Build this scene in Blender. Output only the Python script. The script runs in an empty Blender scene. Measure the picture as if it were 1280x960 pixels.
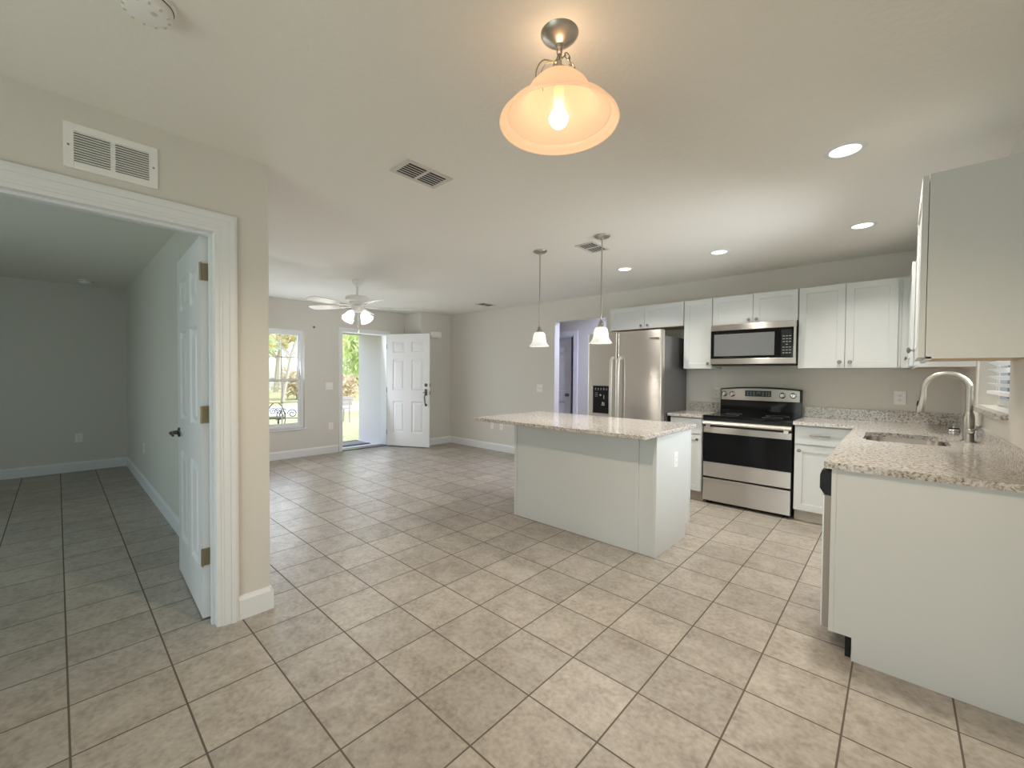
import bpy, bmesh, math, random
from mathutils import Matrix, Vector
import numpy as np

SC = bpy.context.scene
COL = SC.collection
rnd = random.Random(7)
PI = math.pi

# ------------------------------------------------------------------ camera
cam_d = bpy.data.cameras.new('camera')
cam = bpy.data.objects.new('camera', cam_d)
COL.objects.link(cam)
cam_d.sensor_width = 36.0
cam_d.lens = 36.0 * 523.61 / 1280.0
cam_d.clip_start = 0.05
cam_d.clip_end = 200
_y, _p, _r = .7440, -.0213, .0080
_fw = Vector((-math.sin(_y) * math.cos(_p), math.cos(_y) * math.cos(_p), math.sin(_p)))
_rt = Vector((math.cos(_y), math.sin(_y), 0))
_up = _rt.cross(_fw)
_rt2 = math.cos(_r) * _rt + math.sin(_r) * _up
_up2 = -math.sin(_r) * _rt + math.cos(_r) * _up
_m = Matrix((( _rt2.x, _up2.x, -_fw.x, 2.6867), (_rt2.y, _up2.y, -_fw.y, -.9774), (_rt2.z, _up2.z, -_fw.z, 1.3134), (0, 0, 0, 1)))
cam.matrix_world = _m
SC.camera = cam

# ------------------------------------------------------------------ view, sky, sun, daylight
SC.view_settings.view_transform = 'Standard'
SC.view_settings.look = 'None'
SC.view_settings.gamma = 1
SC.view_settings.exposure = 0.06
SC.view_settings.use_curve_mapping = False
SC.cycles.max_bounces = 10
SC.cycles.diffuse_bounces = 6
SC.cycles.transparent_max_bounces = 16
SC.cycles.sample_clamp_indirect = 6.0
SC.cycles.caustics_reflective = False
SC.cycles.caustics_refractive = False

world = bpy.data.worlds.new('sky')
SC.world = world
world.use_nodes = True
_n = world.node_tree.nodes
_sky = _n.new('ShaderNodeTexSky')
_sky.sky_type = 'NISHITA'
_sky.sun_disc = False
_sky.sun_elevation = math.radians(48)
_sky.sun_rotation = math.radians(60)
_sky.air_density = 1.0
_sky.dust_density = 2.0
_mx = _n.new('ShaderNodeMix')          # thin bright overcast over the clear sky
_mx.data_type = 'RGBA'
_mx.inputs[0].default_value = .55
_mx.inputs[7].default_value = (1.0, .97, .95, 1)
world.node_tree.links.new(_sky.outputs[0], _mx.inputs[6])
world.node_tree.links.new(_mx.outputs[2], _n['Background'].inputs[0])
_n['Background'].inputs[1].default_value = 0.95


def light(name, kind, loc, energy, color, size=0.1, size_y=None, direction=None, spread=None, shape=None, soft=None):
    d = bpy.data.lights.new(name, kind)
    d.energy = energy
    d.color = color
    if kind == 'AREA':
        d.shape = shape or ('RECTANGLE' if size_y else 'DISK')
        d.size = size
        if size_y:
            d.size_y = size_y
        if spread:
            d.spread = spread
    elif kind == 'POINT':
        d.shadow_soft_size = size
    elif kind == 'SPOT':
        d.shadow_soft_size = size
        d.spot_size = spread
        d.spot_blend = .45
    o = bpy.data.objects.new(name, d)
    o.location = loc
    if direction:
        o.rotation_euler = Vector(direction).to_track_quat('-Z', 'Y').to_euler()
    COL.objects.link(o)
    return o


_s = light('sun', 'SUN', (-10, 10, 12), 1.8, (1, .95, .85), direction=(.25, -.55, -.8))
_s.data.angle = math.radians(1)
# daylight coming in at the glass door behind the camera, at the bedroom window and at the kitchen window
light('daylight_patio_door', 'AREA', (1.75, -2.84, 1.1), 20, (.84, .95, .93), 1.75, 1.9, direction=(0, 1, 0))
light('daylight_bedroom_window', 'AREA', (-1.5, -3.9, 1.35), 23, (.75, .95, .98), 1.2, 1.2, direction=(0, 1, -.28))
light('daylight_west_window', 'AREA', (-4.17, 1.22, 1.25), 16, (.82, .91, 1.0), .8, 1.4, direction=(1, .15, .25))
light('daylight_front_door', 'AREA', (-4.15, 2.70, 1.05), 6, (.84, .92, 1.0), .75, 1.9, direction=(1, .1, .2))
light('daylight_kitchen_window', 'AREA', (3.09, 2.6, 1.6), 17, (.90, .97, 1.0), .9, .6, direction=(-1, -.1, -.1), spread=math.radians(105))
# lamps' energies
E_PENDANT = 52
E_CAN = 8.3
E_MINI = 12.5
E_FAN = 37
E_HALL = 42

# ------------------------------------------------------------------ materials
MATS = {}


def nodes(name):
    m = bpy.data.materials.new(name)
    m.use_nodes = True
    MATS[name] = m
    nt = m.node_tree
    return m, nt, nt.nodes['Principled BSDF'], nt.nodes, nt.links


def sset(b, key, v):
    if key in b.inputs:
        b.inputs[key].default_value = v


def simple(name, col, rough=.5, metal=0, bump=0, scale=60, var=0, spec=.5, coat=0):
    m, nt, b, N, L = nodes(name)
    b.inputs['Base Color'].default_value = (*col, 1)
    b.inputs['Roughness'].default_value = rough
    b.inputs['Metallic'].default_value = metal
    sset(b, 'Specular IOR Level', spec)
    sset(b, 'Coat Weight', coat)
    tc = N.new('ShaderNodeTexCoord')
    nz = N.new('ShaderNodeTexNoise')
    nz.inputs['Scale'].default_value = scale
    nz.inputs['Detail'].default_value = 4
    L.new(tc.outputs['Object'], nz.inputs['Vector'])
    if var:
        mx = N.new('ShaderNodeMix')
        mx.data_type = 'RGBA'
        mx.inputs[6].default_value = (*[c * (1 - var) for c in col], 1)
        mx.inputs[7].default_value = (*[min(1, c * (1 + var)) for c in col], 1)
        L.new(nz.outputs['Fac'], mx.inputs[0])
        L.new(mx.outputs[2], b.inputs['Base Color'])
    if bump:
        bp = N.new('ShaderNodeBump')
        bp.inputs['Strength'].default_value = bump
        bp.inputs['Distance'].default_value = .004
        L.new(nz.outputs['Fac'], bp.inputs['Height'])
        L.new(bp.outputs[0], b.inputs['Normal'])
    return m


simple('wall_paint', (.68, .66, .61), .6, bump=.12, scale=90, var=.02)
simple('ceiling_paint', (.85, .83, .78), .8, bump=.35, scale=45, var=.02)
simple('trim_white', (.79, .805, .82), .35)
simple('door_white', (.78, .78, .79), .35)
simple('cabinet_white', (.655, .675, .672), .38)
simple('plastic_white', (.86, .855, .84), .4)
simple('plastic_black', (.010, .010, .011), .45, spec=.3)
simple('glass_black', (.005, .005, .006), .06, spec=.3)
simple('oven_window', (.006, .006, .007), .12, spec=.2)
simple('microwave_window', (.16, .165, .165), .15)
simple('display', (.02, .035, .04), .15)
simple('mark_grey', (.30, .31, .31), .5)
simple('nickel', (.44, .41, .36), .36, metal=1)
simple('nickel_dark', (.30, .28, .26), .35, metal=1)
simple('chrome', (.75, .75, .75), .12, metal=1)
simple('brass', (.40, .33, .22), .4, metal=1)
simple('bronze', (.16, .15, .14), .35, metal=1)
simple('liner_grey', (.34, .31, .275), .5)
simple('handle_steel', (.72, .70, .66), .38, metal=1)
simple('dark_gap', (.02, .02, .02), .8)
simple('fridge_side', (.085, .082, .08), .16)
simple('wood_ply', (.52, .36, .20), .55, var=.15, scale=12)
simple('kick_wood', (.58, .52, .44), .6, var=.06, scale=20)
simple('stucco', (.80, .775, .78), .85, bump=.6, scale=120, var=.03)
simple('concrete', (.86, .86, .88), .8, bump=.2, scale=80, var=.06)
simple('road_concrete', (.80, .80, .82), .85, var=.05, scale=6)
simple('bark', (.34, .28, .22), .9, bump=.8, scale=25, var=.25)
simple('bark_pale', (.50, .46, .40), .9, bump=.6, scale=25, var=.2)
simple('bench_metal', (.42, .39, .42), .5)
simple('iron', (.03, .03, .035), .4, metal=.3)
simple('mat_fibre', (.42, .40, .40), .95, var=.25, scale=200)
simple('mat_dark', (.14, .13, .13), .95)
simple('blind_white', (.82, .83, .82), .5)
simple('vent_metal', (.62, .60, .55), .5)
simple('shadow_dark', (.03, .03, .03), .9)
simple('shadow_grey', (.16, .155, .13), .9)
simple('roof_board', (.62, .60, .60), .8, var=.03)


def stainless(name, col, rough, axis):
    m, nt, b, N, L = nodes(name)
    b.inputs['Metallic'].default_value = 1
    b.inputs['Base Color'].default_value = (*col, 1)
    tc = N.new('ShaderNodeTexCoord')
    mp = N.new('ShaderNodeMapping')
    mp.inputs['Scale'].default_value = (2, 2, 400) if axis == 'h' else (400, 400, 2)
    nz = N.new('ShaderNodeTexNoise')
    nz.inputs['Scale'].default_value = 1.0
    nz.inputs['Detail'].default_value = 2
    L.new(tc.outputs['Object'], mp.inputs['Vector'])
    L.new(mp.outputs[0], nz.inputs['Vector'])
    mr = N.new('ShaderNodeMapRange')
    mr.inputs['To Min'].default_value = rough - .02
    mr.inputs['To Max'].default_value = rough + .02
    L.new(nz.outputs['Fac'], mr.inputs['Value'])
    L.new(mr.outputs[0], b.inputs['Roughness'])
    sset(b, 'Anisotropic', .93)
    sset(b, 'Anisotropic Rotation', .25)
    tg = N.new('ShaderNodeTangent')
    tg.direction_type = 'RADIAL'
    tg.axis = 'Z'
    L.new(tg.outputs[0], b.inputs['Tangent'])
    bp = N.new('ShaderNodeBump')
    bp.inputs['Strength'].default_value = .012
    bp.inputs['Distance'].default_value = .001
    L.new(nz.outputs['Fac'], bp.inputs['Height'])
    if 'fridge' not in name:
        L.new(bp.outputs[0], b.inputs['Normal'])
    else:
        mr.inputs['To Min'].default_value = rough - .004
        mr.inputs['To Max'].default_value = rough + .004
    return m


stainless('stainless', (.54, .51, .475), .32, 'h')
stainless('stainless_fridge', (.70, .675, .64), .27, 'h')
stainless('sink_steel', (.44, .40, .35), .40, 'h')

# ---- floor tile: 0.32 m grid in world units
T = .32


def tile_material():
    m, nt, b, N, L = nodes('floor_tile')
    tc = N.new('ShaderNodeTexCoord')
    sc = N.new('ShaderNodeVectorMath')
    sc.operation = 'SCALE'
    sc.inputs['Scale'].default_value = 1 / T
    L.new(tc.outputs['Object'], sc.inputs[0])
    sp = N.new('ShaderNodeSeparateXYZ')
    L.new(sc.outputs[0], sp.inputs[0])

    def mth(op, a, bval=None, link=None):
        n = N.new('ShaderNodeMath')
        n.operation = op
        L.new(a, n.inputs[0])
        if link is not None:
            L.new(link, n.inputs[1])
        elif bval is not None:
            n.inputs[1].default_value = bval
        return n.outputs[0]

    ds = []
    for k in ('X', 'Y'):
        fr = mth('FRACT', sp.outputs[k])
        a = mth('SUBTRACT', fr, .5)
        a = mth('ABSOLUTE', a)
        ds.append(a)                       # .5 at the joint
    mx = mth('MAXIMUM', ds[0], link=ds[1])
    grout = N.new('ShaderNodeMapRange')
    grout.inputs['From Min'].default_value = .4875
    grout.inputs['From Max'].default_value = .492
    L.new(mx, grout.inputs['Value'])
    fl = N.new('ShaderNodeVectorMath')
    fl.operation = 'FLOOR'
    L.new(sc.outputs[0], fl.inputs[0])
    wn = N.new('ShaderNodeTexWhiteNoise')
    wn.noise_dimensions = '3D'
    flz = N.new('ShaderNodeVectorMath')
    flz.operation = 'MULTIPLY'
    flz.inputs[1].default_value = (1, 1, 0)
    L.new(fl.outputs[0], flz.inputs[0])
    L.new(flz.outputs[0], wn.inputs['Vector'])
    # mottling, shifted per tile
    off = N.new('ShaderNodeVectorMath')
    off.operation = 'MULTIPLY_ADD'
    off.inputs[1].default_value = (7, 7, 7)
    L.new(wn.outputs['Color'], off.inputs[0])
    L.new(tc.outputs['Object'], off.inputs[2])
    n1 = N.new('ShaderNodeTexNoise')
    n1.inputs['Scale'].default_value = 9
    n1.inputs['Detail'].default_value = 8
    n1.inputs['Roughness'].default_value = .68
    L.new(off.outputs[0], n1.inputs['Vector'])
    n2 = N.new('ShaderNodeTexNoise')
    n2.inputs['Scale'].default_value = 46
    n2.inputs['Detail'].default_value = 6
    L.new(off.outputs[0], n2.inputs['Vector'])
    rp = N.new('ShaderNodeValToRGB')
    rp.color_ramp.elements[0].position = .36
    rp.color_ramp.elements[0].color = (.270, .235, .192, 1)
    rp.color_ramp.elements[1].position = .64
    rp.color_ramp.elements[1].color = (.470, .430, .375, 1)
    e = rp.color_ramp.elements.new(.5)
    e.color = (.380, .340, .292, 1)
    ad = N.new('ShaderNodeMath')
    ad.operation = 'MULTIPLY_ADD'
    ad.inputs[1].default_value = .42
    L.new(n2.outputs['Fac'], ad.inputs[0])
    s2 = mth('MULTIPLY', n1.outputs['Fac'], .58)
    L.new(s2, ad.inputs[2])
    L.new(ad.outputs[0], rp.inputs[0])
    hs = N.new('ShaderNodeHueSaturation')
    mr = N.new('ShaderNodeMapRange')
    mr.inputs['To Min'].default_value = .90
    mr.inputs['To Max'].default_value = 1.10
    L.new(wn.outputs['Value'], mr.inputs['Value'])
    L.new(mr.outputs[0], hs.inputs['Value'])
    L.new(rp.outputs[0], hs.inputs['Color'])
    mix = N.new('ShaderNodeMix')
    mix.data_type = 'RGBA'
    mix.inputs[7].default_value = (.115, .092, .072, 1)
    L.new(grout.outputs[0], mix.inputs[0])
    L.new(hs.outputs[0], mix.inputs[6])
    L.new(mix.outputs[2], b.inputs['Base Color'])
    rr = N.new('ShaderNodeMapRange')
    rr.inputs['To Min'].default_value = .38
    rr.inputs['To Max'].default_value = .85
    L.new(grout.outputs[0], rr.inputs['Value'])
    L.new(rr.outputs[0], b.inputs['Roughness'])
    inv = mth('SUBTRACT', n2.outputs['Fac'], link=grout.outputs[0])
    bp = N.new('ShaderNodeBump')
    bp.inputs['Strength'].default_value = .12
    bp.inputs['Distance'].default_value = .004
    L.new(inv, bp.inputs['Height'])
    L.new(bp.outputs[0], b.inputs['Normal'])


tile_material()


def granite_material():
    m, nt, b, N, L = nodes('granite')
    tc = N.new('ShaderNodeTexCoord')
    n1 = N.new('ShaderNodeTexNoise')
    n1.inputs['Scale'].default_value = 70
    n1.inputs['Detail'].default_value = 5
    n1.inputs['Roughness'].default_value = .65
    n1.inputs['Distortion'].default_value = .6
    L.new(tc.outputs['Object'], n1.inputs['Vector'])
    r1 = N.new('ShaderNodeValToRGB')
    el = r1.color_ramp.elements
    el[0].position = .30
    el[0].color = (.07, .055, .045, 1)
    el[1].position = .66
    el[1].color = (.66, .645, .62, 1)
    for p, c in ((.40, (.25, .20, .165, 1)), (.47, (.46, .425, .38, 1)), (.55, (.58, .56, .53, 1))):
        e = el.new(p)
        e.color = c
    L.new(n1.outputs['Fac'], r1.inputs[0])
    vo = N.new('ShaderNodeTexVoronoi')
    vo.inputs['Scale'].default_value = 85
    L.new(tc.outputs['Object'], vo.inputs['Vector'])
    r2 = N.new('ShaderNodeValToRGB')
    r2.color_ramp.elements[0].position = .10
    r2.color_ramp.elements[0].color = (1, 1, 1, 1)
    r2.color_ramp.elements[1].position = .22
    r2.color_ramp.elements[1].color = (0, 0, 0, 1)
    L.new(vo.outputs['Distance'], r2.inputs[0])
    n3 = N.new('ShaderNodeTexNoise')
    n3.inputs['Scale'].default_value = 14
    L.new(tc.outputs['Object'], n3.inputs['Vector'])
    mm = N.new('ShaderNodeMath')
    mm.operation = 'MULTIPLY'
    L.new(r2.outputs[0], mm.inputs[0])
    L.new(n3.outputs['Fac'], mm.inputs[1])
    mix = N.new('ShaderNodeMix')
    mix.data_type = 'RGBA'
    mix.inputs[7].default_value = (.16, .10, .075, 1)
    L.new(mm.outputs[0], mix.inputs[0])
    L.new(r1.outputs[0], mix.inputs[6])
    L.new(mix.outputs[2], b.inputs['Base Color'])
    b.inputs['Roughness'].default_value = .13
    sset(b, 'Specular IOR Level', .55)


granite_material()


def shade_glass(name, col, emit, trans=.5):
    m, nt, b, N, L = nodes(name)
    N.remove(b)
    out = N['Material Output']
    di = N.new('ShaderNodeBsdfDiffuse')
    di.inputs[0].default_value = (*col, 1)
    tr = N.new('ShaderNodeBsdfTranslucent')
    tr.inputs[0].default_value = (*col, 1)
    mx = N.new('ShaderNodeMixShader')
    mx.inputs[0].default_value = trans
    L.new(di.outputs[0], mx.inputs[1])
    L.new(tr.outputs[0], mx.inputs[2])
    gl = N.new('ShaderNodeBsdfGlossy')
    gl.inputs['Roughness'].default_value = .2
    m2 = N.new('ShaderNodeMixShader')
    m2.inputs[0].default_value = .05
    L.new(mx.outputs[0], m2.inputs[1])
    L.new(gl.outputs[0], m2.inputs[2])
    em = N.new('ShaderNodeEmission')
    em.inputs[0].default_value = (*col, 1)
    em.inputs[1].default_value = emit
    ad = N.new('ShaderNodeAddShader')
    L.new(m2.outputs[0], ad.inputs[0])
    L.new(em.outputs[0], ad.inputs[1])
    L.new(ad.outputs[0], out.inputs[0])
    return m


shade_glass('shade_warm', (.90, .68, .47), .34, .45)
shade_glass('shade_white', (.92, .91, .89), .22, .5)
shade_glass('shade_fan', (.93, .92, .90), .15, .7)


def emission(name, col, st):
    m, nt, b, N, L = nodes(name)
    N.remove(b)
    em = N.new('ShaderNodeEmission')
    em.inputs[0].default_value = (*col, 1)
    em.inputs[1].default_value = st
    L.new(em.outputs[0], N['Material Output'].inputs[0])
    return m


emission('bulb_warm', (1, .90, .74), 6)
emission('bulb_white', (1, .96, .90), 4)
emission('can_lens', (1, .96, .88), 3.0)


def thin_glass():
    m, nt, b, N, L = nodes('window_glass')
    N.remove(b)
    tr = N.new('ShaderNodeBsdfTransparent')
    tr.inputs[0].default_value = (.96, .98, .97, 1)
    gl = N.new('ShaderNodeBsdfGlossy')
    gl.inputs['Roughness'].default_value = .02
    fr = N.new('ShaderNodeFresnel')
    fr.inputs[0].default_value = 1.45
    mx = N.new('ShaderNodeMixShader')
    L.new(fr.outputs[0], mx.inputs[0])
    L.new(tr.outputs[0], mx.inputs[1])
    L.new(gl.outputs[0], mx.inputs[2])
    L.new(mx.outputs[0], N['Material Output'].inputs[0])


thin_glass()


def leaf_material(name, c1, c2):
    m, nt, b, N, L = nodes(name)
    N.remove(b)
    oi = N.new('ShaderNodeNewGeometry')
    rp = N.new('ShaderNodeValToRGB')
    rp.color_ramp.elements[0].color = (*c1, 1)
    rp.color_ramp.elements[1].color = (*c2, 1)
    L.new(oi.outputs['Random Per Island'], rp.inputs[0])
    di = N.new('ShaderNodeBsdfDiffuse')
    tr = N.new('ShaderNodeBsdfTranslucent')
    L.new(rp.outputs[0], di.inputs[0])
    L.new(rp.outputs[0], tr.inputs[0])
    mx = N.new('ShaderNodeMixShader')
    mx.inputs[0].default_value = .45
    L.new(di.outputs[0], mx.inputs[1])
    L.new(tr.outputs[0], mx.inputs[2])
    L.new(mx.outputs[0], N['Material Output'].inputs[0])


leaf_material('leaf_lime', (.50, .62, .24), (.82, .86, .52))
leaf_material('leaf_green', (.36, .54, .28), (.70, .78, .46))
leaf_material('leaf_yellow', (.66, .58, .30), (.94, .88, .60))
leaf_material('leaf_dry', (.62, .54, .40), (.88, .80, .64))


def grass_material():
    m, nt, b, N, L = nodes('lawn_grass')
    tc = N.new('ShaderNodeTexCoord')
    n1 = N.new('ShaderNodeTexNoise')
    n1.inputs['Scale'].default_value = 3
    n1.inputs['Detail'].default_value = 9
    n1.inputs['Roughness'].default_value = .75
    L.new(tc.outputs['Object'], n1.inputs['Vector'])
    rp = N.new('ShaderNodeValToRGB')
    rp.color_ramp.elements[0].position = .3
    rp.color_ramp.elements[0].color = (.42, .43, .20, 1)
    rp.color_ramp.elements[1].position = .7
    rp.color_ramp.elements[1].color = (.72, .70, .40, 1)
    L.new(n1.outputs['Fac'], rp.inputs[0])
    L.new(rp.outputs[0], b.inputs['Base Color'])
    b.inputs['Roughness'].default_value = .9
    bp = N.new('ShaderNodeBump')
    bp.inputs['Strength'].default_value = .8
    L.new(n1.outputs['Fac'], bp.inputs['Height'])
    L.new(bp.outputs[0], b.inputs['Normal'])


grass_material()


# ------------------------------------------------------------------ mesh helpers
class MB:
    def __init__(s, m=None):
        s.v, s.f = [], []
        s.m = m or Matrix.Identity(4)

    def add(s, vs, fs, m=None):
        n = len(s.v)
        mm = s.m @ m if m is not None else s.m
        s.v += [tuple(mm @ Vector(v)) for v in vs]
        s.f += [tuple(i + n for i in f) for f in fs]
        return s

    def box(s, x0, x1, y0, y1, z0, z1, m=None):
        x0, x1 = sorted((x0, x1)); y0, y1 = sorted((y0, y1)); z0, z1 = sorted((z0, z1))
        vs = [(x0, y0, z0), (x1, y0, z0), (x1, y1, z0), (x0, y1, z0), (x0, y0, z1), (x1, y0, z1), (x1, y1, z1), (x0, y1, z1)]
        fs = [(0, 3, 2, 1), (4, 5, 6, 7), (0, 1, 5, 4), (1, 2, 6, 5), (2, 3, 7, 6), (3, 0, 4, 7)]
        return s.add(vs, fs, m)

    def prism(s, poly, a0, a1, axis='z', m=None):
        """poly: list of 2-D points (counter-clockwise), extruded along axis"""
        n = len(poly)
        def mk(p, a):
            if axis == 'z': return (p[0], p[1], a)
            if axis == 'x': return (a, p[0], p[1])
            return (p[0], a, p[1])
        vs = [mk(p, a0) for p in poly] + [mk(p, a1) for p in poly]
        fs = [tuple(range(n)), tuple(range(2 * n - 1, n - 1, -1))]
        for i in range(n):
            j = (i + 1) % n
            fs.append((i, i + n, j + n, j))
        return s.add(vs, fs, m)

    def lathe(s, prof, c=(0, 0, 0), n=32, m=None, closed=False):
        vs, fs, rings = [], [], []
        for r, z in prof:
            if r < 1e-6:
                rings.append([len(vs)])
                vs.append((c[0], c[1], c[2] + z))
            else:
                rings.append(list(range(len(vs), len(vs) + n)))
                for k in range(n):
                    a = 2 * PI * k / n
                    vs.append((c[0] + r * math.cos(a), c[1] + r * math.sin(a), c[2] + z))
        pairs = list(zip(rings[:-1], rings[1:]))
        if closed:
            pairs.append((rings[-1], rings[0]))
        for A, B in pairs:
            for k in range(n):
                k2 = (k + 1) % n
                if len(A) == 1 and len(B) == 1:
                    continue
                if len(A) == 1:
                    fs.append((A[0], B[k2], B[k]))
                elif len(B) == 1:
                    fs.append((A[k], A[k2], B[0]))
                else:
                    fs.append((A[k], A[k2], B[k2], B[k]))
        return s.add(vs, fs, m)

    def tube(s, pts, r, n=10, m=None, closed=False):
        pts = [Vector(p) for p in pts]
        rs = r if isinstance(r, (list, tuple)) else [r] * len(pts)
        vs, fs = [], []
        prev = None
        N = len(pts)
        for i, p in enumerate(pts):
            if closed:
                t = (pts[(i + 1) % N] - pts[i - 1]).normalized()
            else:
                t = (pts[min(i + 1, N - 1)] - pts[max(i - 1, 0)]).normalized()
            if prev is None:
                a = Vector((0, 0, 1)) if abs(t.z) < .9 else Vector((1, 0, 0))
                u = t.cross(a).normalized()
            else:
                u = (prev - t * prev.dot(t)).normalized()
            prev = u
            w = t.cross(u)
            for k in range(n):
                ang = 2 * PI * k / n
                vs.append(tuple(p + rs[i] * (math.cos(ang) * u + math.sin(ang) * w)))
        for i in range(N if closed else N - 1):
            i2 = (i + 1) % N
            for k in range(n):
                k2 = (k + 1) % n
                fs.append((i * n + k, i * n + k2, i2 * n + k2, i2 * n + k))
        if not closed:
            fs.append(tuple(range(n - 1, -1, -1)))
            fs.append(tuple(range((N - 1) * n, N * n)))
        return s.add(vs, fs, m)

    def panel_slab(s, w, h, t, panels, front, back=None, m=None):
        """slab in x 0..w, z 0..h, front face at y=0 looking to -y; panels are (x0,x1,z0,z1)"""
        xs = sorted({0, w} | {p[0] for p in panels} | {p[1] for p in panels})
        zs = sorted({0, h} | {p[2] for p in panels} | {p[3] for p in panels})
        vs, fs = [], []
        for yb, steps, flip in ((0, front, False), (t, back, True)):
            sg = -1 if flip else 1
            use = panels if steps else []
            def quad(a, b_, c, d):
                n = len(vs)
                vs.extend([a, b_, c, d])
                fs.append((n, n + 1, n + 2, n + 3) if not flip else (n + 3, n + 2, n + 1, n))
            for i in range(len(xs) - 1):
                for j in range(len(zs) - 1):
                    cx, cz = (xs[i] + xs[i + 1]) / 2, (zs[j] + zs[j + 1]) / 2
                    if any(p[0] < cx < p[1] and p[2] < cz < p[3] for p in use):
                        continue
                    quad((xs[i], yb, zs[j]), (xs[i + 1], yb, zs[j]), (xs[i + 1], yb, zs[j + 1]), (xs[i], yb, zs[j + 1]))
            for p in use:
                rings = [(0, 0)] + list(steps)
                R = [[(p[0] + q, yb + sg * d, p[2] + q), (p[1] - q, yb + sg * d, p[2] + q), (p[1] - q, yb + sg * d, p[3] - q), (p[0] + q, yb + sg * d, p[3] - q)] for q, d in rings]
                for a, b_ in zip(R[:-1], R[1:]):
                    for k in range(4):
                        k2 = (k + 1) % 4
                        quad(a[k], a[k2], b_[k2], b_[k])
                quad(*R[-1])
        n = len(vs)
        vs += [(0, 0, 0), (w, 0, 0), (w, t, 0), (0, t, 0), (0, 0, h), (w, 0, h), (w, t, h), (0, t, h)]
        fs += [tuple(n + k for k in q) for q in ((0, 3, 2, 1), (4, 5, 6, 7), (1, 2, 6, 5), (3, 0, 4, 7))]
        return s.add(vs, fs, m)


def frame(mb, axis, c0, c1, u0, u1, z0, z1, wu, wz, wz_top=None):
    """rectangular frame normal to axis: full height stiles, rails between them"""
    wt = wz if wz_top is None else wz_top
    for a, b, p, q in ((u0, u0 + wu, z0, z1), (u1 - wu, u1, z0, z1), (u0 + wu, u1 - wu, z0, z0 + wz), (u0 + wu, u1 - wu, z1 - wt, z1)):
        if axis == 'x': mb.box(c0, c1, a, b, p, q)
        elif axis == 'y': mb.box(a, b, c0, c1, p, q)
        else: mb.box(a, b, p, q, c0, c1)
    return mb


def absloc(o):
    v = Vector((0, 0, 0))
    while o:
        v = v + o.location
        o = o.parent
    return v


def obj(name, mb, mat, parent=None, smooth=False, bevel=0):
    off = absloc(parent) if parent else Vector((0, 0, 0))
    me = bpy.data.meshes.new(name)
    me.from_pydata([(v[0] - off.x, v[1] - off.y, v[2] - off.z) for v in mb.v], [], mb.f)
    me.update()
    me.materials.append(MATS[mat])
    if smooth:
        for p in me.polygons:
            p.use_smooth = True
        me.set_sharp_from_angle(angle=math.radians(38))
    o = bpy.data.objects.new(name, me)
    COL.objects.link(o)
    if parent:
        o.parent = parent
    if bevel:
        b = o.modifiers.new('bevel', 'BEVEL')
        b.width = bevel
        b.segments = 2
        b.limit_method = 'ANGLE'
        b.angle_limit = math.radians(50)
    return o


def tag(o, label, cat, group=None):
    o['label'] = label
    o['category'] = cat
    if group:
        o['group'] = group
    return o


def thing(name, loc, label, cat, group=None):
    o = bpy.data.objects.new(name, None)
    o.empty_display_size = .1
    o.location = loc
    COL.objects.link(o)
    return tag(o, label, cat, group)


def struct(name, mb, mat, label, cat='structure', parent=None, bevel=0, smooth=False):
    o = obj(name, mb, mat, parent, smooth, bevel)
    if not parent:
        o['kind'] = 'structure'
        o['label'] = label
        o['category'] = cat
    return o


def copy_tree(o, parent=None):
    c = o.copy()
    COL.objects.link(c)
    if parent:
        c.parent = parent
    for ch in list(o.children):
        copy_tree(ch, c)
    return c


def wall_box(axis, c0, c1, u0, u1, z0, z1, openings=()):
    """wall slab normal to axis between c0 and c1, spanning u0..u1, with rectangular openings (ua,ub,za,zb)"""
    mb = MB()
    us = sorted({u0, u1} | {o[0] for o in openings} | {o[1] for o in openings})
    for a, b in zip(us[:-1], us[1:]):
        zc = [(z0, z1)]
        for o in openings:
            if o[0] <= a + 1e-6 and o[1] >= b - 1e-6:
                nz = []
                for q0, q1 in zc:
                    if o[2] > q0: nz.append((q0, min(q1, o[2])))
                    if o[3] < q1: nz.append((max(q0, o[3]), q1))
                zc = nz
        for q0, q1 in zc:
            if axis == 'x': mb.box(c0, c1, a, b, q0, q1)
            else: mb.box(a, b, c0, c1, q0, q1)
    return mb


ZC = 2.45
YN = 4.18      # kitchen wall face
XE = 3.08      # sink wall face
XW = -4.20     # front-door wall face
XB = .13       # bedroom-door wall face (living side)
YS = -2.95

# ------------------------------------------------------------------ floor, ceiling, walls
struct('floor', MB().box(XW - .18, 3.3, -4.2, 7.0, -.10, 0).box(-5.5, XW - .18, -4.2, -.183, -.10, 0), 'floor_tile', 'beige square ceramic tile floor with dark grout lines', 'floor')
struct('ceiling', MB().box(-5.6, 3.3, -4.2, 7.0, ZC, ZC + .15), 'ceiling_paint', 'off white lightly textured flat ceiling', 'ceiling')
OPEN_HALL = (-1.18, -.30, 0, 2.135)
struct('wall_north', wall_box('y', YN, YN + .12, -4.35, 3.3, 0, ZC, [OPEN_HALL]), 'wall_paint', 'long greige kitchen wall with the hall opening beside the refrigerator', 'wall')
WIN = (.82, 1.665, .455, 1.985)
DOR = (2.265, 3.125, 0, 2.04)
struct('wall_west', wall_box('x', XW - .18, XW, -.183, YN, 0, ZC, [WIN, DOR]), 'wall_paint', 'greige wall with the window and the front door', 'wall')
XJ = -3.68
struct('wall_northwest', MB().box(XW, XJ, 3.485, YN, 0, ZC), 'wall_paint', 'boxed out greige wall corner behind the open front door', 'wall')
struct('wall_partition', MB().box(-5.25, XB - .12, -.315, -.183, 0, ZC), 'wall_paint', 'greige partition wall between bedroom and living room', 'wall')
BD = (-1.255, -.412, 0, 2.045)
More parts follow.
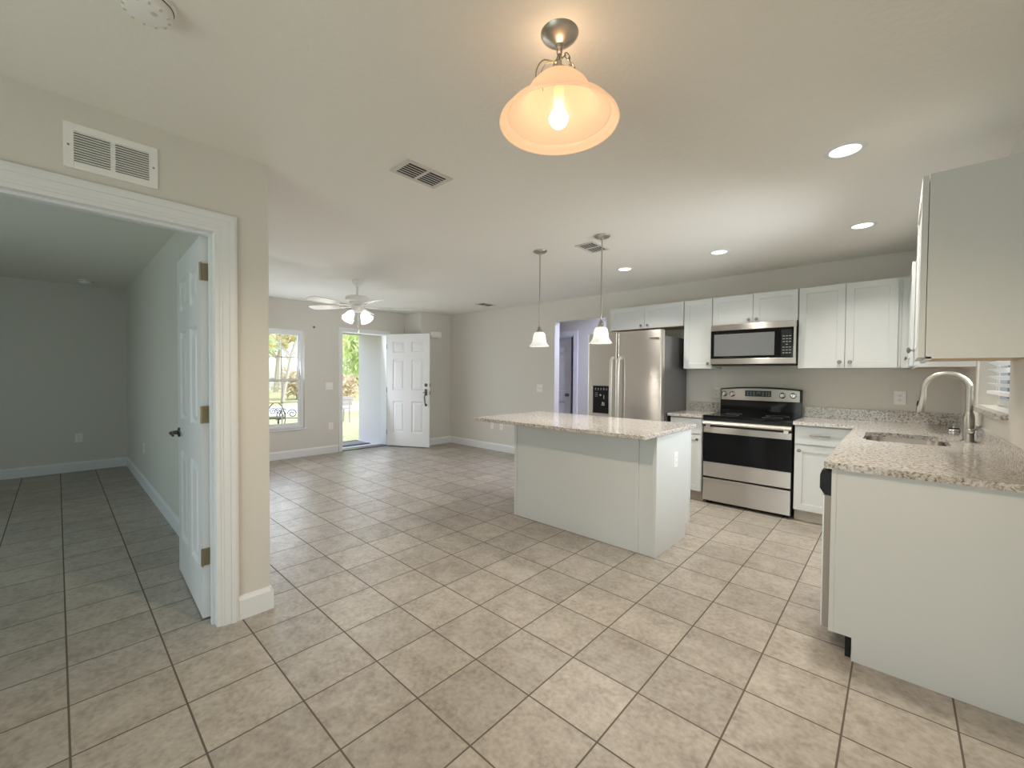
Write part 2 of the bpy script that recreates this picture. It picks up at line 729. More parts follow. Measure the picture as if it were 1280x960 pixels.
struct('wall_bedroom', wall_box('x', XB - .12, XB, -4.0, -.183, 0, ZC, [BD]), 'wall_paint', 'greige wall holding the bedroom doorway', 'wall')
struct('wall_bedroom_west', MB().box(-5.4, -5.25, -4.0, -.183, 0, ZC), 'wall_paint', 'plain wall at the far end of the dim bedroom', 'wall')
struct('wall_bedroom_south', wall_box('y', -4.15, -4.0, -5.4, .13, 0, ZC, [(-2.2, -.8, .6, 2.0)]), 'wall_paint', 'bedroom wall with the bedroom window', 'wall')
KW = (2.10, 3.12, 1.145, 2.12)
struct('wall_east', wall_box('x', XE, XE + .2, YS, YN, 0, ZC, [KW]), 'wall_paint', 'greige wall behind the sink with the recessed window', 'wall')
PD = (.8, 2.7, 0, 2.05)
struct('wall_south', wall_box('y', YS - .15, YS, XB, 3.3, 0, ZC, [PD]), 'wall_paint', 'dining wall with the sliding glass door', 'wall')
# hall beyond the opening
HD = (-2.62, -1.655, 0, 2.04)
struct('wall_hall_back', wall_box('y', 5.4, 5.55, -3.6, 1.0, 0, ZC, [HD]), 'wall_paint', 'lavender lit back wall of the side hall with a door', 'wall')
struct('wall_hall_side', MB().box(-3.75, -3.6, YN + .12, 5.55, 0, ZC), 'wall_paint', 'end wall of the side hall', 'wall')
struct('wall_hall_end', MB().box(.9, 1.0, YN + .12, 5.4, 0, ZC), 'wall_paint', 'other end wall of the side hall', 'wall')
struct('wall_garage', MB().box(-3.7, -.9, 6.7, 6.8, 0, ZC).box(-3.7, -3.6, 5.55, 6.7, 0, ZC).box(-1.0, -.9, 5.55, 6.7, 0, ZC), 'wall_paint', 'walls of the dark room beyond the hall door', 'wall')


# ---- baseboards
def baseboard_profile(h=.125, t=.015):
    return [(0, 0), (t, 0), (t, h - .022), (t * .55, h - .008), (t * .3, h), (0, h)]


def baseboard(name, runs, label, mat='trim_white'):
    mb = MB()
    for (x0, y0), (x1, y1), nrm in runs:
        d = Vector((x1 - x0, y1 - y0, 0))
        ln = d.length
        nx = Vector((nrm[0], nrm[1], 0))
        prof = baseboard_profile()
        vs = []
        for t_ in (0, 1):
            for a, z in prof:
                p = Vector((x0, y0, 0)) + d * t_ + nx * a
                vs.append((p.x, p.y, z))
        n = len(prof)
        fs = [tuple(range(n)), tuple(range(2 * n - 1, n - 1, -1))] + [(i, i + n, (i + 1) % n + n, (i + 1) % n) for i in range(n)]
        mb.add(vs, fs)
    bm = bmesh.new()
    o = struct(name, mb, mat, label, 'baseboard')
    bm.from_mesh(o.data)
    bmesh.ops.recalc_face_normals(bm, faces=bm.faces)
    bm.to_mesh(o.data)
    bm.free()
    return o


baseboard('baseboard_north', [((XJ, YN), (-1.18, YN), (0, -1))], 'white baseboard along the kitchen wall left of the hall opening')
baseboard('baseboard_west', [((XW, -.183), (XW, 2.205), (1, 0))], 'white baseboard under the front window')
baseboard('baseboard_northwest', [((XJ, 3.485), (XJ, YN), (1, 0)), ((XW, 3.485), (XJ + .015, 3.485), (0, -1))], 'white baseboard on the boxed corner behind the front door')
baseboard('baseboard_pillar', [((XB, -.335), (XB, -.183), (1, 0)), ((XB + .015, -.183), (XW, -.183), (0, 1))], 'white baseboard wrapping the wall end beside the bedroom doorway')
baseboard('baseboard_bedroom', [((-5.25, -4.0), (-5.25, -.315), (1, 0)), ((-5.25, -.315), (XB - .12, -.315), (0, -1))], 'white baseboard around the bedroom')
baseboard('baseboard_hall', [((-3.6, 5.4), (-2.72, 5.4), (0, -1)), ((-1.555, 5.4), (.9, 5.4), (0, -1))], 'white baseboard along the side hall')


# ---- casings
def casing_x(xf, y0, y1, z1, w=.075, t=.018, prof=True, sgn=1):
    """door casing on a wall face at x = xf facing sgn; opening y0..y1, top z1"""
    mb = MB()
    layers = ((0, w, t * .55), (.012, w, t * .8), (w * .55, w - .012, t * 1.15)) if prof else ((0, w, t),)
    for a, b, tt in layers:
        # a..b measured outward from opening edge
        mb.box(xf, xf + sgn * tt, y0 - b, y0 - a, 0, z1 + a)
        mb.box(xf, xf + sgn * tt, y1 + a, y1 + b, 0, z1 + a)
        mb.box(xf, xf + sgn * tt, y0 - b, y1 + b, z1 + a, z1 + b)
    return mb


struct('trim_1', casing_x(XB, BD[0], BD[1], 2.045, .076).box(XB - .12, XB + .004, BD[1] - .019, BD[1], 0, 2.045).box(XB - .12, XB + .004, BD[0], BD[0] + .019, 0, 2.045).box(XB - .12, XB + .004, BD[0] + .019, BD[1] - .019, 2.026, 2.045)
       .box(XB - .075, XB - .04, BD[1] - .031, BD[1] - .0185, 0, 2.0255).box(XB - .075, XB - .04, BD[0] + .019, BD[1] - .031, 2.014, 2.0262),
       'trim_white', 'white moulded casing and jamb around the bedroom doorway', 'door casing')
struct('trim_2', casing_x(XW, DOR[0], DOR[1], 2.04, .05, prof=False).box(XW - .18, XW + .004, DOR[0], DOR[0] + .02, 0, 2.04).box(XW - .18, XW + .004, DOR[1] - .02, DOR[1], 0, 2.04).box(XW - .18, XW + .004, DOR[0] + .02, DOR[1] - .02, 2.02, 2.04),
       'trim_white', 'white casing and jamb around the front doorway', 'door casing')
struct('trim_3', MB().box(XW - .18, XW + .004, DOR[0], DOR[1], 0, .012), 'bronze', 'dark metal threshold under the front doorway', 'threshold')
_tm = MB()
for a, b in ((HD[0] - .085, HD[0]), (HD[1], HD[1] + .085)):
    _tm.box(a, b, 5.382, 5.4, 0, 2.125)
_tm.box(HD[0], HD[1], 5.382, 5.4, 2.04, 2.125)
struct('trim_4', _tm, 'trim_white', 'white casing around the hall door', 'door casing')

# ------------------------------------------------------------------ doors
SIX = lambda w: [(a, b, c, d) for (a, b) in ((.115 * w / .84, .35 * w / .84), (.49 * w / .84, .725 * w / .84)) for (c, d) in ((.245, .81), (1.01, 1.56), (1.69, 1.885))]
RAISED = [(.012, .013), (.024, .013), (.055, .002)]


def door(name, w, label, hinge_pos, ang, mirror=False, mat='door_white', h=2.02, t=.035):
    root = bpy.data.objects.new(name, None)
    COL.objects.link(root)
    tag(root, label, 'door')
    root['kind'] = 'structure'
    obj('door_panel', MB().panel_slab(w, h, t, SIX(w), RAISED, RAISED, Matrix.Translation((0, 0, .008))), mat, root)
    return root


def place(root, loc, rz):
    root.location = loc
    root.rotation_euler = (0, 0, rz)


# front door: local x from hinge to free edge, visible face at y = 0
fd = door('door_1', .85, 'white six panel front door standing open beside the porch wall', None, 0)
hs = MB()
hs.lathe([(0, 0), (.030, 0), (.032, .004), (.024, .012), (.012, .014), (.012, .02), (0, .021)], n=20, m=Matrix.Translation((.785, 0, 1.115)) @ Matrix.Rotation(PI / 2, 4, 'X'))
obj('deadbolt', hs, 'bronze', fd, True)
hs = MB()
hs.prism([(.762, .93), (.808, .93), (.808, 1.035), (.785, 1.05), (.762, 1.035)], -.012, 0, 'y')
hs.lathe([(0, 0), (.02, 0), (.02, .02), (0, .022)], n=14, m=Matrix.Translation((.785, -.01, .985)) @ Matrix.Rotation(PI / 2, 4, 'X'))
hs.tube([(.785, -.02, .95), (.785, -.05, .935), (.787, -.062, .89), (.79, -.058, .84), (.788, -.042, .79), (.785, -.012, .765)], [.008, .010, .012, .011, .009, .008], 10)
hs.lathe([(0, 0), (.024, 0), (.022, .01), (0, .012)], n=16, m=Matrix.Translation((.785, 0, .762)) @ Matrix.Rotation(PI / 2, 4, 'X'))
hs.box(.735, .785, -.03, -.022, .975, .987)
obj('handle_set', hs, 'bronze', fd, True)
hs = MB().box(.849, .852, .006, .03, 1.085, 1.145).box(.849, .853, .006, .03, .945, 1.01)
obj('latch_plate', hs, 'bronze', fd)
hs = MB()
for z in (.25, 1.02, 1.8):
    hs.tube([(-.004, -.004, z - .045), (-.004, -.004, z + .045)], .006, 8)
obj('hinge', hs, 'nickel_dark', fd, True)
place(fd, (-4.16, 3.095, 0.008), math.radians(27))

# bedroom door
bd = door('door_2', .805, 'white six panel bedroom door swung open into the dim bedroom', None, 0)
for z in (.336, 1.092, 1.841):
    obj('hinge', MB().box(-.003, .0, .004, .034, z - .045, z + .045).tube([(-.006, -.0, z - .045), (-.006, -.0, z + .045)], .007, 8).box(-.028, -.006, -.004, 0, z - .045, z + .045), 'brass', bd, True)
lv = MB()
RX = Matrix.Rotation(PI / 2, 4, 'X')
lv.lathe([(0, 0), (.032, 0), (.030, .008), (.014, .012), (.011, .035), (0, .036)], n=20, m=Matrix.Translation((.745, 0, .925)) @ RX)
lv.tube([(.745, -.04, .925), (.72, -.048, .927), (.68, -.05, .925), (.635, -.046, .918)], [.010, .010, .009, .007], 10)
obj('lever_handle', lv, 'bronze', bd, True)
lv = MB()
lv.lathe([(0, 0), (.032, 0), (.030, .008), (.014, .012), (.011, .035), (0, .036)], n=20, m=Matrix.Translation((.745, .035, .925)) @ Matrix.Rotation(-PI / 2, 4, 'X'))
lv.tube([(.745, .075, .925), (.72, .083, .927), (.68, .085, .925), (.635, .081, .918)], [.010, .010, .009, .007], 10)
obj('lever_handle', lv, 'bronze', bd, True)
# local +x must point to world -x, visible local face (-y) must look to world -y: mirror through x with a half turn about y
_sw = Matrix.Scale(-1, 4, (1, 0, 0))
for ch in bd.children:
    ch.data.transform(_sw)
    ch.data.flip_normals()
place(bd, (0.0, -.466, 0), math.radians(-2))

# hall door
hd = door('door_3', .905, 'grey shaded six panel door at the back of the side hall', None, 0)
kn = MB().lathe([(0, 0), (.03, 0), (.028, .01), (.012, .014), (.012, .035), (.026, .045), (.028, .06), (.018, .072), (0, .074)], n=18, m=Matrix.Translation((.835, 0, .95)) @ RX)
obj('knob', kn, 'bronze', hd, True)
place(hd, (-2.70, 5.47, 0), math.radians(3))
struct('trim_5', MB().box(HD[1] - .02, HD[1], 5.4, 5.55, 0, 2.04).box(HD[0], HD[0] + .02, 5.4, 5.55, 0, 2.04).box(HD[0] + .02, HD[1] - .02, 5.4, 5.55, 2.02, 2.04), 'trim_white', 'jamb of the hall door', 'door jamb')
struct('trim_6', MB().box(HD[1] - .023, HD[1] - .02, 5.44, 5.48, .91, .985).box(HD[1] - .023, HD[1] - .02, 5.44, 5.48, 1.075, 1.165), 'nickel', 'metal strike plates on the hall door jamb', 'strike plate')


# ------------------------------------------------------------------ windows
def west_window():
    y0, y1, z0, z1 = WIN
    x = XW - .10
    f = MB()
    w = .045
    frame(f, 'x', x, x + .07, y0, y1, z0, z1, w, w)
    root = struct('window_1', f, 'trim_white', 'white single hung window with grid panes on the front wall', 'window')
    zm = 1.205
    for k, (za, zb, xx) in enumerate(((zm - .02, z1 - w, x + .012), (z0 + w, zm + .022, x + .034))):
        s_ = MB()
        a, b = y0 + w, y1 - w
        q = .032
        frame(s_, 'x', xx, xx + .022, a, b, za, zb, q, q + .006, q)
        sash = obj('window_sash', s_, 'trim_white', root)
        g = MB()
        for i in (1, 2):
            yy = a + q + (b - a - 2 * q) * i / 3
            g.box(xx + .006, xx + .016, yy - .008, yy + .008, za, zb)
        zz = (za + zb) / 2
        g.box(xx + .006, xx + .016, a, b, zz - .008, zz + .008)
        obj('window_grid', g, 'trim_white', sash)
        obj('window_glass', MB().box(xx + .0105, xx + .0115, a, b, za, zb), 'window_glass', sash)
    obj('window_sill', MB().box(XW - .10, XW + .03, y0 - .03, y1 + .03, z0 - .02, z0), 'trim_white', root, bevel=.004)
    # latch on the meeting rail
    obj('sash_lock', MB().box(x + .05, x + .075, 1.2, 1.25, zm + .022, zm + .035), 'trim_white', root)


west_window()


def kitchen_window():
    y0, y1, z0, z1 = KW
    x = XE + .085
    f = MB()
    w = .045
    frame(f, 'x', x, x + .06, y0, y1, z0, z1, w, w).box(x + .01, x + .05, y0, y1, 1.62, 1.66)
    root = struct('window_2', f, 'trim_white', 'white kitchen window recessed in the wall behind the sink', 'window')
    obj('window_glass', MB().box(x + .03, x + .032, y0 + w, y1 - w, z0 + w, z1 - w), 'window_glass', root)
    obj('window_sill', MB().box(XE - .045, XE + .085, y0 + .0, y1 - .0, z0 - .028, z0 - .001), 'granite', root, bevel=.003)
    bl = thing('window_blind', (x - .03, y0 + .5, z1), 'white horizontal slat blind hanging in the kitchen window', 'window blind')
    obj('headrail', MB().box(x - .05, x - .012, y0 + .03, y1 - .03, z1 - .045, z1 - .002), 'blind_white', bl)
    s_ = MB()
    z = z1 - .07
    while z > z0 + .12:
        mm = Matrix.Translation((x - .03, 0, z)) @ Matrix.Rotation(math.radians(28), 4, 'Y')
        s_.box(-.024, .024, y0 + .035, y1 - .035, -.0012, .0012, m=mm)
        z -= .043
    o = obj('slats', s_, 'blind_white', bl)
    obj('bottom_rail', MB().box(x - .055, x - .006, y0 + .035, y1 - .035, z0 + .075, z0 + .095), 'blind_white', bl)
    obj('cord', MB().tube([(x - .057, y1 - .15, z1 - .03), (x - .057, y1 - .15, z0 + .3)], .002, 6), 'blind_white', bl)
    for yy in (y0 + .2, y1 - .2):
        obj('ladder_cord', MB().tube([(x - .03, yy, z1 - .03), (x - .03, yy, z0 + .08)], .0015, 6), 'blind_white', bl)


kitchen_window()

# sliding glass door behind the camera and bedroom window (outside the frame, seen only as reflections)
f = MB()
for a in (.8, 1.71, 2.64):
    f.box(a, a + .06, YS - .11, YS - .05, .02, 2.05)
f.box(.8, 2.7, YS - .11, YS - .05, 0, .02)
r_ = struct('door_4', f, 'trim_white', 'white framed sliding glass door on the dining wall', 'door')
obj('door_glass', MB().box(.86, 2.64, YS - .08, YS - .078, .05, 1.99), 'window_glass', r_)
f = MB()
for a in (-2.2, -1.52, -.85):
    f.box(a, a + .05, -4.1, -4.05, .6, 2.0)
f.box(-2.15, -1.52, -4.1, -4.05, .6, .65).box(-2.15, -1.52, -4.1, -4.05, 1.95, 2.0).box(-1.47, -.85, -4.1, -4.05, .6, .65).box(-1.47, -.85, -4.1, -4.05, 1.95, 2.0)
r_ = struct('window_3', f, 'trim_white', 'white bedroom window', 'window')
obj('window_glass', MB().box(-2.15, -.85, -4.076, -4.074, .65, 1.95), 'window_glass', r_)

# ------------------------------------------------------------------ kitchen island
SHAKER = [(.0015, .007)]
isl = thing('island_cabinet', (.74, 2.26, 0), 'white kitchen island base under the granite top in the room centre', 'kitchen island')
ix0, ix1, iy0, iy1, iz = .05, 1.425, 1.935, 2.60, .885
b = MB().box(ix0 + .004, ix1 - .004, iy0 + .004, iy1 - .004, .105, iz).box(ix0 + .004, ix1 - .004, iy0 + .004, 2.515, 0, .105)
obj('cabinet_body', b, 'cabinet_white', isl)
obj('back_panel', MB().box(ix0 + .03, 1.262, iy0, iy0 + .006, 0, iz), 'cabinet_white', isl)
obj('trim_strip', MB().box(ix0, ix0 + .03, iy0 - .006, iy0 + .02, 0, iz), 'cabinet_white', isl, bevel=.002)
obj('trim_strip', MB().box(1.262, 1.292, iy0 - .008, iy0 + .006, 0, iz), 'cabinet_white', isl, bevel=.003)
obj('trim_strip', MB().box(ix1 - .028, ix1 + .004, iy0 - .008, iy0 + .024, 0, iz), 'cabinet_white', isl, bevel=.003)
obj('side_panel', MB().prism([(iy0 + .024, 0), (2.515, 0), (2.515, .105), (iy1, .105), (iy1, iz), (iy0 + .024, iz)], ix1 - .004, ix1 + .001, 'x'), 'cabinet_white', isl)
obj('trim_strip', MB().box(ix1 - .003, ix1 + .004, iy1 - .022, iy1 + .004, .105, iz), 'cabinet_white', isl, bevel=.002)
for a, bb in ((ix0 + .01, .735), (.74, ix1 - .01)):
    w = bb - a
    mm = Matrix.Translation((bb, iy1 + .02, .12)) @ Matrix.Rotation(PI, 4, 'Z')
    dr = obj('door', MB().panel_slab(w, .58, .02, [(.055, w - .055, .055, .525)], SHAKER, None, mm), 'cabinet_white', isl)
    obj('knob', MB().lathe([(0, 0), (.006, 0), (.006, .012), (.014, .018), (.012, .026), (0, .028)], n=14, m=Matrix.Translation((.70 if a < .5 else .78, iy1 + .02, .65)) @ Matrix.Rotation(-PI / 2, 4, 'X')), 'nickel', dr, True)
    mm = Matrix.Translation((bb, iy1 + .02, .715)) @ Matrix.Rotation(PI, 4, 'Z')
    obj('drawer', MB().panel_slab(w, .16, .02, [], SHAKER, None, mm), 'cabinet_white', isl)


def rounded_rect(x0, x1, y0, y1, r, n=5):
    pts = []
    for cx, cy, a0 in ((x1 - r, y0 + r, -PI / 2), (x1 - r, y1 - r, 0), (x0 + r, y1 - r, PI / 2), (x0 + r, y0 + r, PI)):
        for k in range(n + 1):
            a = a0 + PI / 2 * k / n
            pts.append((cx + r * math.cos(a), cy + r * math.sin(a)))
    return pts


ct = tag(obj('island_countertop', MB().prism(rounded_rect(-.245, 1.455, 1.665, 2.655, .025), .885, .915), 'granite', bevel=.004), 'speckled beige granite top overhanging the white island', 'countertop')


# ------------------------------------------------------------------ outlets and switches
def plate(name, kind, pos, nrm, label, cat, w=.072, h=.117, gangs=1):
    """wall plate centred at pos on a wall facing nrm (one of the axis directions)"""
    root = thing(name, pos, label, cat)
    rz = {(0, -1): 0, (1, 0): PI / 2, (0, 1): PI, (-1, 0): -PI / 2}[nrm]
    base = Matrix.Translation(pos) @ Matrix.Rotation(rz, 4, 'Z')
    W = w + (gangs - 1) * .046
    obj('cover_plate', MB(base).box(-W / 2, W / 2, -.006, 0, -h / 2, h / 2), 'plastic_white', root, bevel=.003)
    for g in range(gangs):
        cx = (g - (gangs - 1) / 2) * .046
        if kind == 'outlet':
            for s_ in (-1, 1):
                rc = obj('receptacle', MB(base @ Matrix.Translation((cx, 0, s_ * .02))).prism(rounded_rect(-.017, .017, -.014, .014, .008), -.008, -.005, 'y'), 'plastic_white', root)
                obj('slot', MB(base @ Matrix.Translation((cx, 0, s_ * .02))).box(-.008, -.005, -.0085, -.007, -.002, .006).box(.005, .008, -.0085, -.007, -.002, .006).box(-.002, .002, -.0085, -.007, -.01, -.006), 'plastic_black', rc)
        elif kind == 'decora':
            obj('receptacle', MB(base @ Matrix.Translation((cx, 0, 0))).box(-.017, .017, -.009, -.005, -.033, .033), 'plastic_white', root, bevel=.001)
            for s_ in (-1, 1):
                sl = MB(base @ Matrix.Translation((cx, 0, 0)))
                sl.box(-.008, -.006, -.0095, -.008, s_ * .02 - .004, s_ * .02 + .004).box(.006, .008, -.0095, -.008, s_ * .02 - .004, s_ * .02 + .004)
                obj('slot', sl, 'mark_grey', root)
        elif kind == 'switch':
            obj('toggle', MB(base @ Matrix.Translation((cx, 0, 0))).prism([(-.005, -.012), (.005, -.012), (.005, .012), (-.005, .012)], -.018, -.005, 'y'), 'plastic_white', root, bevel=.002)
        else:
            obj('jack', MB(base @ Matrix.Translation((cx, 0, 0))).lathe([(0, 0), (.006, 0), (.006, .008), (0, .008)], n=12, m=Matrix.Rotation(PI / 2, 4, 'X') @ Matrix.Translation((0, 0, .005))), 'nickel', root, True)
    return root


plate('light_switch', 'switch', (XW, 2.06, 1.11), (1, 0), 'white double light switch between the front window and front door', 'light switch', gangs=2)
plate('wall_outlet', 'outlet', (XW, 2.085, .45), (1, 0), 'white wall outlet low on the wall left of the front door', 'outlet')
plate('light_switch', 'switch', (-1.46, YN, 1.11), (0, -1), 'white double light switch left of the hall opening', 'light switch', gangs=2)
plate('wall_outlet', 'outlet', (-2.52, YN, .43), (0, -1), 'left of two low white plates on the kitchen wall beyond the island', 'outlet')
plate('wall_jack', 'jack', (-2.30, YN, .43), (0, -1), 'right of two low white plates on the kitchen wall beyond the island', 'wall plate')
plate('wall_outlet', 'outlet', (2.705, YN, 1.135), (0, -1), 'white outlet above the granite backsplash near the sink corner', 'outlet', w=.085, h=.122)
plate('wall_outlet', 'outlet', (1.15, YN, 1.13), (0, -1), 'white outlet half hidden by the left end of the range', 'outlet')
plate('wall_outlet', 'outlet', (-5.25, -.79, .44), (1, 0), 'white outlet on the far bedroom wall', 'outlet')
plate('wall_outlet', 'outlet', (-3.6, -.315, .45), (0, -1), 'outlet on the bedroom side wall seen at a slant', 'outlet')
plate('wall_outlet', 'decora', (ix1 + .001, 2.28, .665), (1, 0), 'white outlet on the end panel of the kitchen island', 'outlet')
# doorbell chime on the boxed corner
ch = thing('door_chime', (XJ, 3.81, 2.05), 'white rounded door chime box above the open front door', 'door chime')
obj('housing', MB().prism([(3.70, 2.0), (3.92, 2.0), (3.925, 2.02), (3.925, 2.09), (3.90, 2.115), (3.72, 2.115), (3.695, 2.09), (3.695, 2.02)], XJ, XJ + .05, 'x'), 'plastic_white', ch, bevel=.012)
obj('lower_lip', MB().box(XJ, XJ + .035, 3.71, 3.91, 1.99, 2.0), 'plastic_white', ch)
tag(obj('wall_anchor', MB().lathe([(0, 0), (.016, 0), (.018, .006), (.008, .02), (0, .021)], n=12, m=Matrix.Translation((XW, 1.815, 2.055)) @ Matrix.Rotation(PI / 2, 4, 'Y')), 'bronze', None, True), 'small dark hook on the wall between window and front door', 'hook')


# ------------------------------------------------------------------ cabinets on the range wall
def knob_mb(pos, nrm):
    q = Vector(nrm).to_track_quat('Z', 'Y').to_matrix().to_4x4()
    return MB().lathe([(0, 0), (.0085, 0), (.006, .004), (.005, .014), (.014, .019), (.0155, .024), (.012, .029), (0, .031)], n=16, m=Matrix.Translation(pos) @ q)


def shaker(w, h, frame=.057, t=.02):
    return dict(w=w, h=h, t=t, panels=[(frame, w - frame, frame, h - frame)] if frame else [], front=SHAKER)


def cab_door(parent, x0, x1, z0, z1, yf, knob=None, frame=.057, name='door'):
    w, h = x1 - x0, z1 - z0
    d = obj(name, MB().panel_slab(w, h, .02, [(frame, w - frame, frame, h - frame)] if frame else [], SHAKER, None, Matrix.Translation((x0, yf, z0))), 'cabinet_white', parent)
    if knob:
        obj('knob', knob_mb((knob[0], yf, knob[1]), (0, -1, 0)), 'nickel_dark', d, True)
    return d


YU = 3.83     # upper door faces
YUC = YU + .021
UB, UT = 1.40, 2.165


def upper(name, x0, x1, z0, doors, label, wood=False):
    t = thing(name, ((x0 + x1) / 2, YN, z0), label, 'wall cabinet')
    obj('cabinet_body', MB().box(x0, x1, YUC, YN - .003, z0 + .004, UT), 'cabinet_white', t)
    obj('underside', MB().box(x0 + .002, x1 - .002, YUC + .002, YN - .003, z0, z0 + .004), 'wood_ply' if wood else 'cabinet_white', t)
    for d in doors:
        cab_door(t, d[0], d[1], z0 + .003, UT - .004, YU, d[2])
    return t


upper('upper_cabinet', -.035, .893, 1.886, [(-.032, .424, (.385, 1.925)), (.428, .890, (.467, 1.925))], 'white two door wall cabinet above the refrigerator', True)
upper('upper_cabinet', .897, 1.198, UB, [(.900, 1.195, (1.165, 1.455))], 'narrow white wall cabinet between refrigerator cabinet and microwave')
upper('upper_cabinet', 1.202, 1.974, 1.862, [(1.205, 1.586, (1.553, 1.90)), (1.590, 1.971, (1.625, 1.90))], 'white two door wall cabinet above the microwave')
upper('upper_cabinet', 1.978, 2.70, UB, [(1.981, 2.329, (2.295, 1.455)), (2.333, 2.680, (2.370, 1.455))], 'tall white two door wall cabinet right of the microwave')

# right wall cabinets, doors facing -x
XU = 2.748
XUC = XU + .022


def upper_right(name, y0, y1, door_y, label, wood=True, knob=None):
    t = thing(name, (XE, (y0 + y1) / 2, UB), label, 'wall cabinet')
    obj('cabinet_body', MB().box(XUC, XE - .003, y0, y1, UB + .004, UT), 'cabinet_white', t)
    obj('underside', MB().box(XUC + .018, XE - .003, y0 + .018, y1 - .018, UB - .0, UB + .004), 'wood_ply', t)
    obj('bottom_lip', MB().box(XUC, XUC + .018, y0, y1, UB - .008, UB + .004).box(XUC, XE - .003, y0, y0 + .004, UB - .004, UB + .004), 'cabinet_white', t)
    w = door_y[1] - door_y[0]
    h = UT - UB - .007
    # local x -> -y world, local -y (front) -> -x world
    mm = Matrix.Translation((XU, door_y[1], UB + .003)) @ Matrix.Rotation(-PI / 2, 4, 'Z')
    d = obj('door', MB().panel_slab(w, h, .02, [(.057, w - .057, .057, h - .057)], SHAKER, None, mm), 'cabinet_white', t)
    obj('knob', knob_mb((XU, knob, UB + .06), (-1, 0, 0)), 'nickel_dark', d, True)
    return t


upper_right('upper_cabinet', 1.495, 2.095, (1.498, 2.092), 'large white wall cabinet on the sink wall nearest the camera', knob=2.05)
upper_right('upper_cabinet', 3.235, YN - .003, (3.238, 3.826), 'white wall cabinet in the corner beyond the sink window', knob=3.28)
tag(obj('filler_strip', MB().box(2.702, XU + .018, YUC + .004, YUC + .02, UB, UT), 'cabinet_white'), 'white filler strip in the upper cabinet corner', 'filler strip')

# ------------------------------------------------------------------ base cabinets
YB = 3.57      # base door faces
YBC = YB + .021


def base_cab(name, x0, x1, doorx, drawer, label, knobx, kick='kick_wood'):
    t = thing(name, ((x0 + x1) / 2, YN, 0), label, 'base cabinet')
    obj('cabinet_body', MB().box(x0, x1, YBC, YN, .105, .885), 'cabinet_white', t)
    obj('toe_kick', MB().box(x0, x1, YBC + .06, YN, 0, .105), kick, t)
    cab_door(t, doorx[0], doorx[1], .112, .70, YB, (knobx, .655))
    cab_door(t, drawer[0], drawer[1], .712, .872, YB, None, 0, 'drawer')
    return t


bl = base_cab('base_cabinet', .86, 1.196, (.866, 1.19), (.866, 1.19), 'narrow white base cabinet between refrigerator and range', 1.155)
br = base_cab('base_cabinet', 2.004, 2.46, (2.01, 2.42), (2.01, 2.42), 'white base cabinet with drawer to the right of the range', 2.045)
dr = [c for c in br.children if c.name.startswith('drawer')][0]
pm = MB().tube([(2.12, YB - .028, .80), (2.27, YB - .028, .80)], .006, 10)
for x in (2.135, 2.255):
    pm.tube([(x, YB, .80), (x, YB - .028, .80)], .005, 8)
obj('bar_pull', pm, 'nickel_dark', dr, True)
# sink run along the right wall
PX = 2.468     # front plane of the run's doors
sb = thing('sink_cabinet', (2.78, 2.8, 0), 'white sink base cabinet behind the dishwasher', 'base cabinet')
obj('cabinet_body', MB().box(PX + .02, XE - .01, 2.135, 2.155, .105, .885).box(PX + .02, XE - .01, 3.55, 3.568, .105, .885).box(PX + .02, PX + .038, 2.135, 3.568, .105, .885).box(PX + .02, XE - .01, 2.135, 3.568, .105, .122).box(XE - .022, XE - .01, 2.135, 3.568, .105, .885), 'cabinet_white', sb)
obj('toe_kick', MB().box(PX + .08, PX + .095, 2.135, 3.568, 0, .105), 'kick_wood', sb)
for a, bb, kn_ in ((2.14, 2.66, 2.62), (2.665, 3.19, 2.71)):
    w = bb - a
    mm = Matrix.Translation((PX, bb, .112)) @ Matrix.Rotation(-PI / 2, 4, 'Z')
    d = obj('door', MB().panel_slab(w, .588, .02, [(.057, w - .057, .057, .531)], SHAKER, None, mm), 'cabinet_white', sb)
    obj('knob', knob_mb((PX, kn_, .655), (-1, 0, 0)), 'nickel_dark', d, True)
    mm = Matrix.Translation((PX, bb, .712)) @ Matrix.Rotation(-PI / 2, 4, 'Z')
    obj('false_drawer', MB().panel_slab(w, .16, .02, [], SHAKER, None, mm), 'cabinet_white', sb)
# end panel of the run
ep = thing('cabinet_end_panel', (2.8, 1.51, 0), 'wide plain white end panel closing the counter run beside the dishwasher', 'cabinet panel')
obj('panel', MB().prism([(2.553, 0), (XE, 0), (XE, .885), (PX, .885), (PX, .108), (2.553, .108)], 1.505, 1.523, 'y'), 'cabinet_white', ep)
obj('edge_strip', MB().box(PX - .002, PX + .018, 1.502, 1.524, .108, .885), 'cabinet_white', ep, bevel=.002)
# dishwasher
dw = thing('dishwasher', (2.75, 1.83, 0), 'stainless dishwasher with black control panel seen edge-on at the counter end', 'dishwasher')
obj('tub', MB().box(PX + .02, XE - .05, 1.527, 2.127, .105, .868), 'plastic_black', dw)
obj('door_panel', MB().box(PX - .036, PX - .030, 1.53, 2.125, .108, .747), 'stainless', dw)
obj('door_liner', MB().box(PX - .030, PX + .02, 1.531, 2.124, .109, .746), 'liner_grey', dw)
obj('control_panel', MB().prism([(PX + .02, .752), (PX - .034, .752), (PX - .050, .778), (PX - .050, .842), (PX - .042, .868), (PX + .02, .868)], 1.53, 2.125, 'y'), 'plastic_black', dw, bevel=.004)
obj('toe_panel', MB().box(PX + .06, PX + .08, 1.53, 2.125, 0.0, .105), 'plastic_black', dw)


# ------------------------------------------------------------------ granite worktops
def ctop(name, polys, back, label, holes=None):
    t = thing(name, polys[0][0] + (.885,), label, 'countertop')
    mb = MB()
    for p in polys:
        mb.prism(p, .885, .915)
    return t, mb


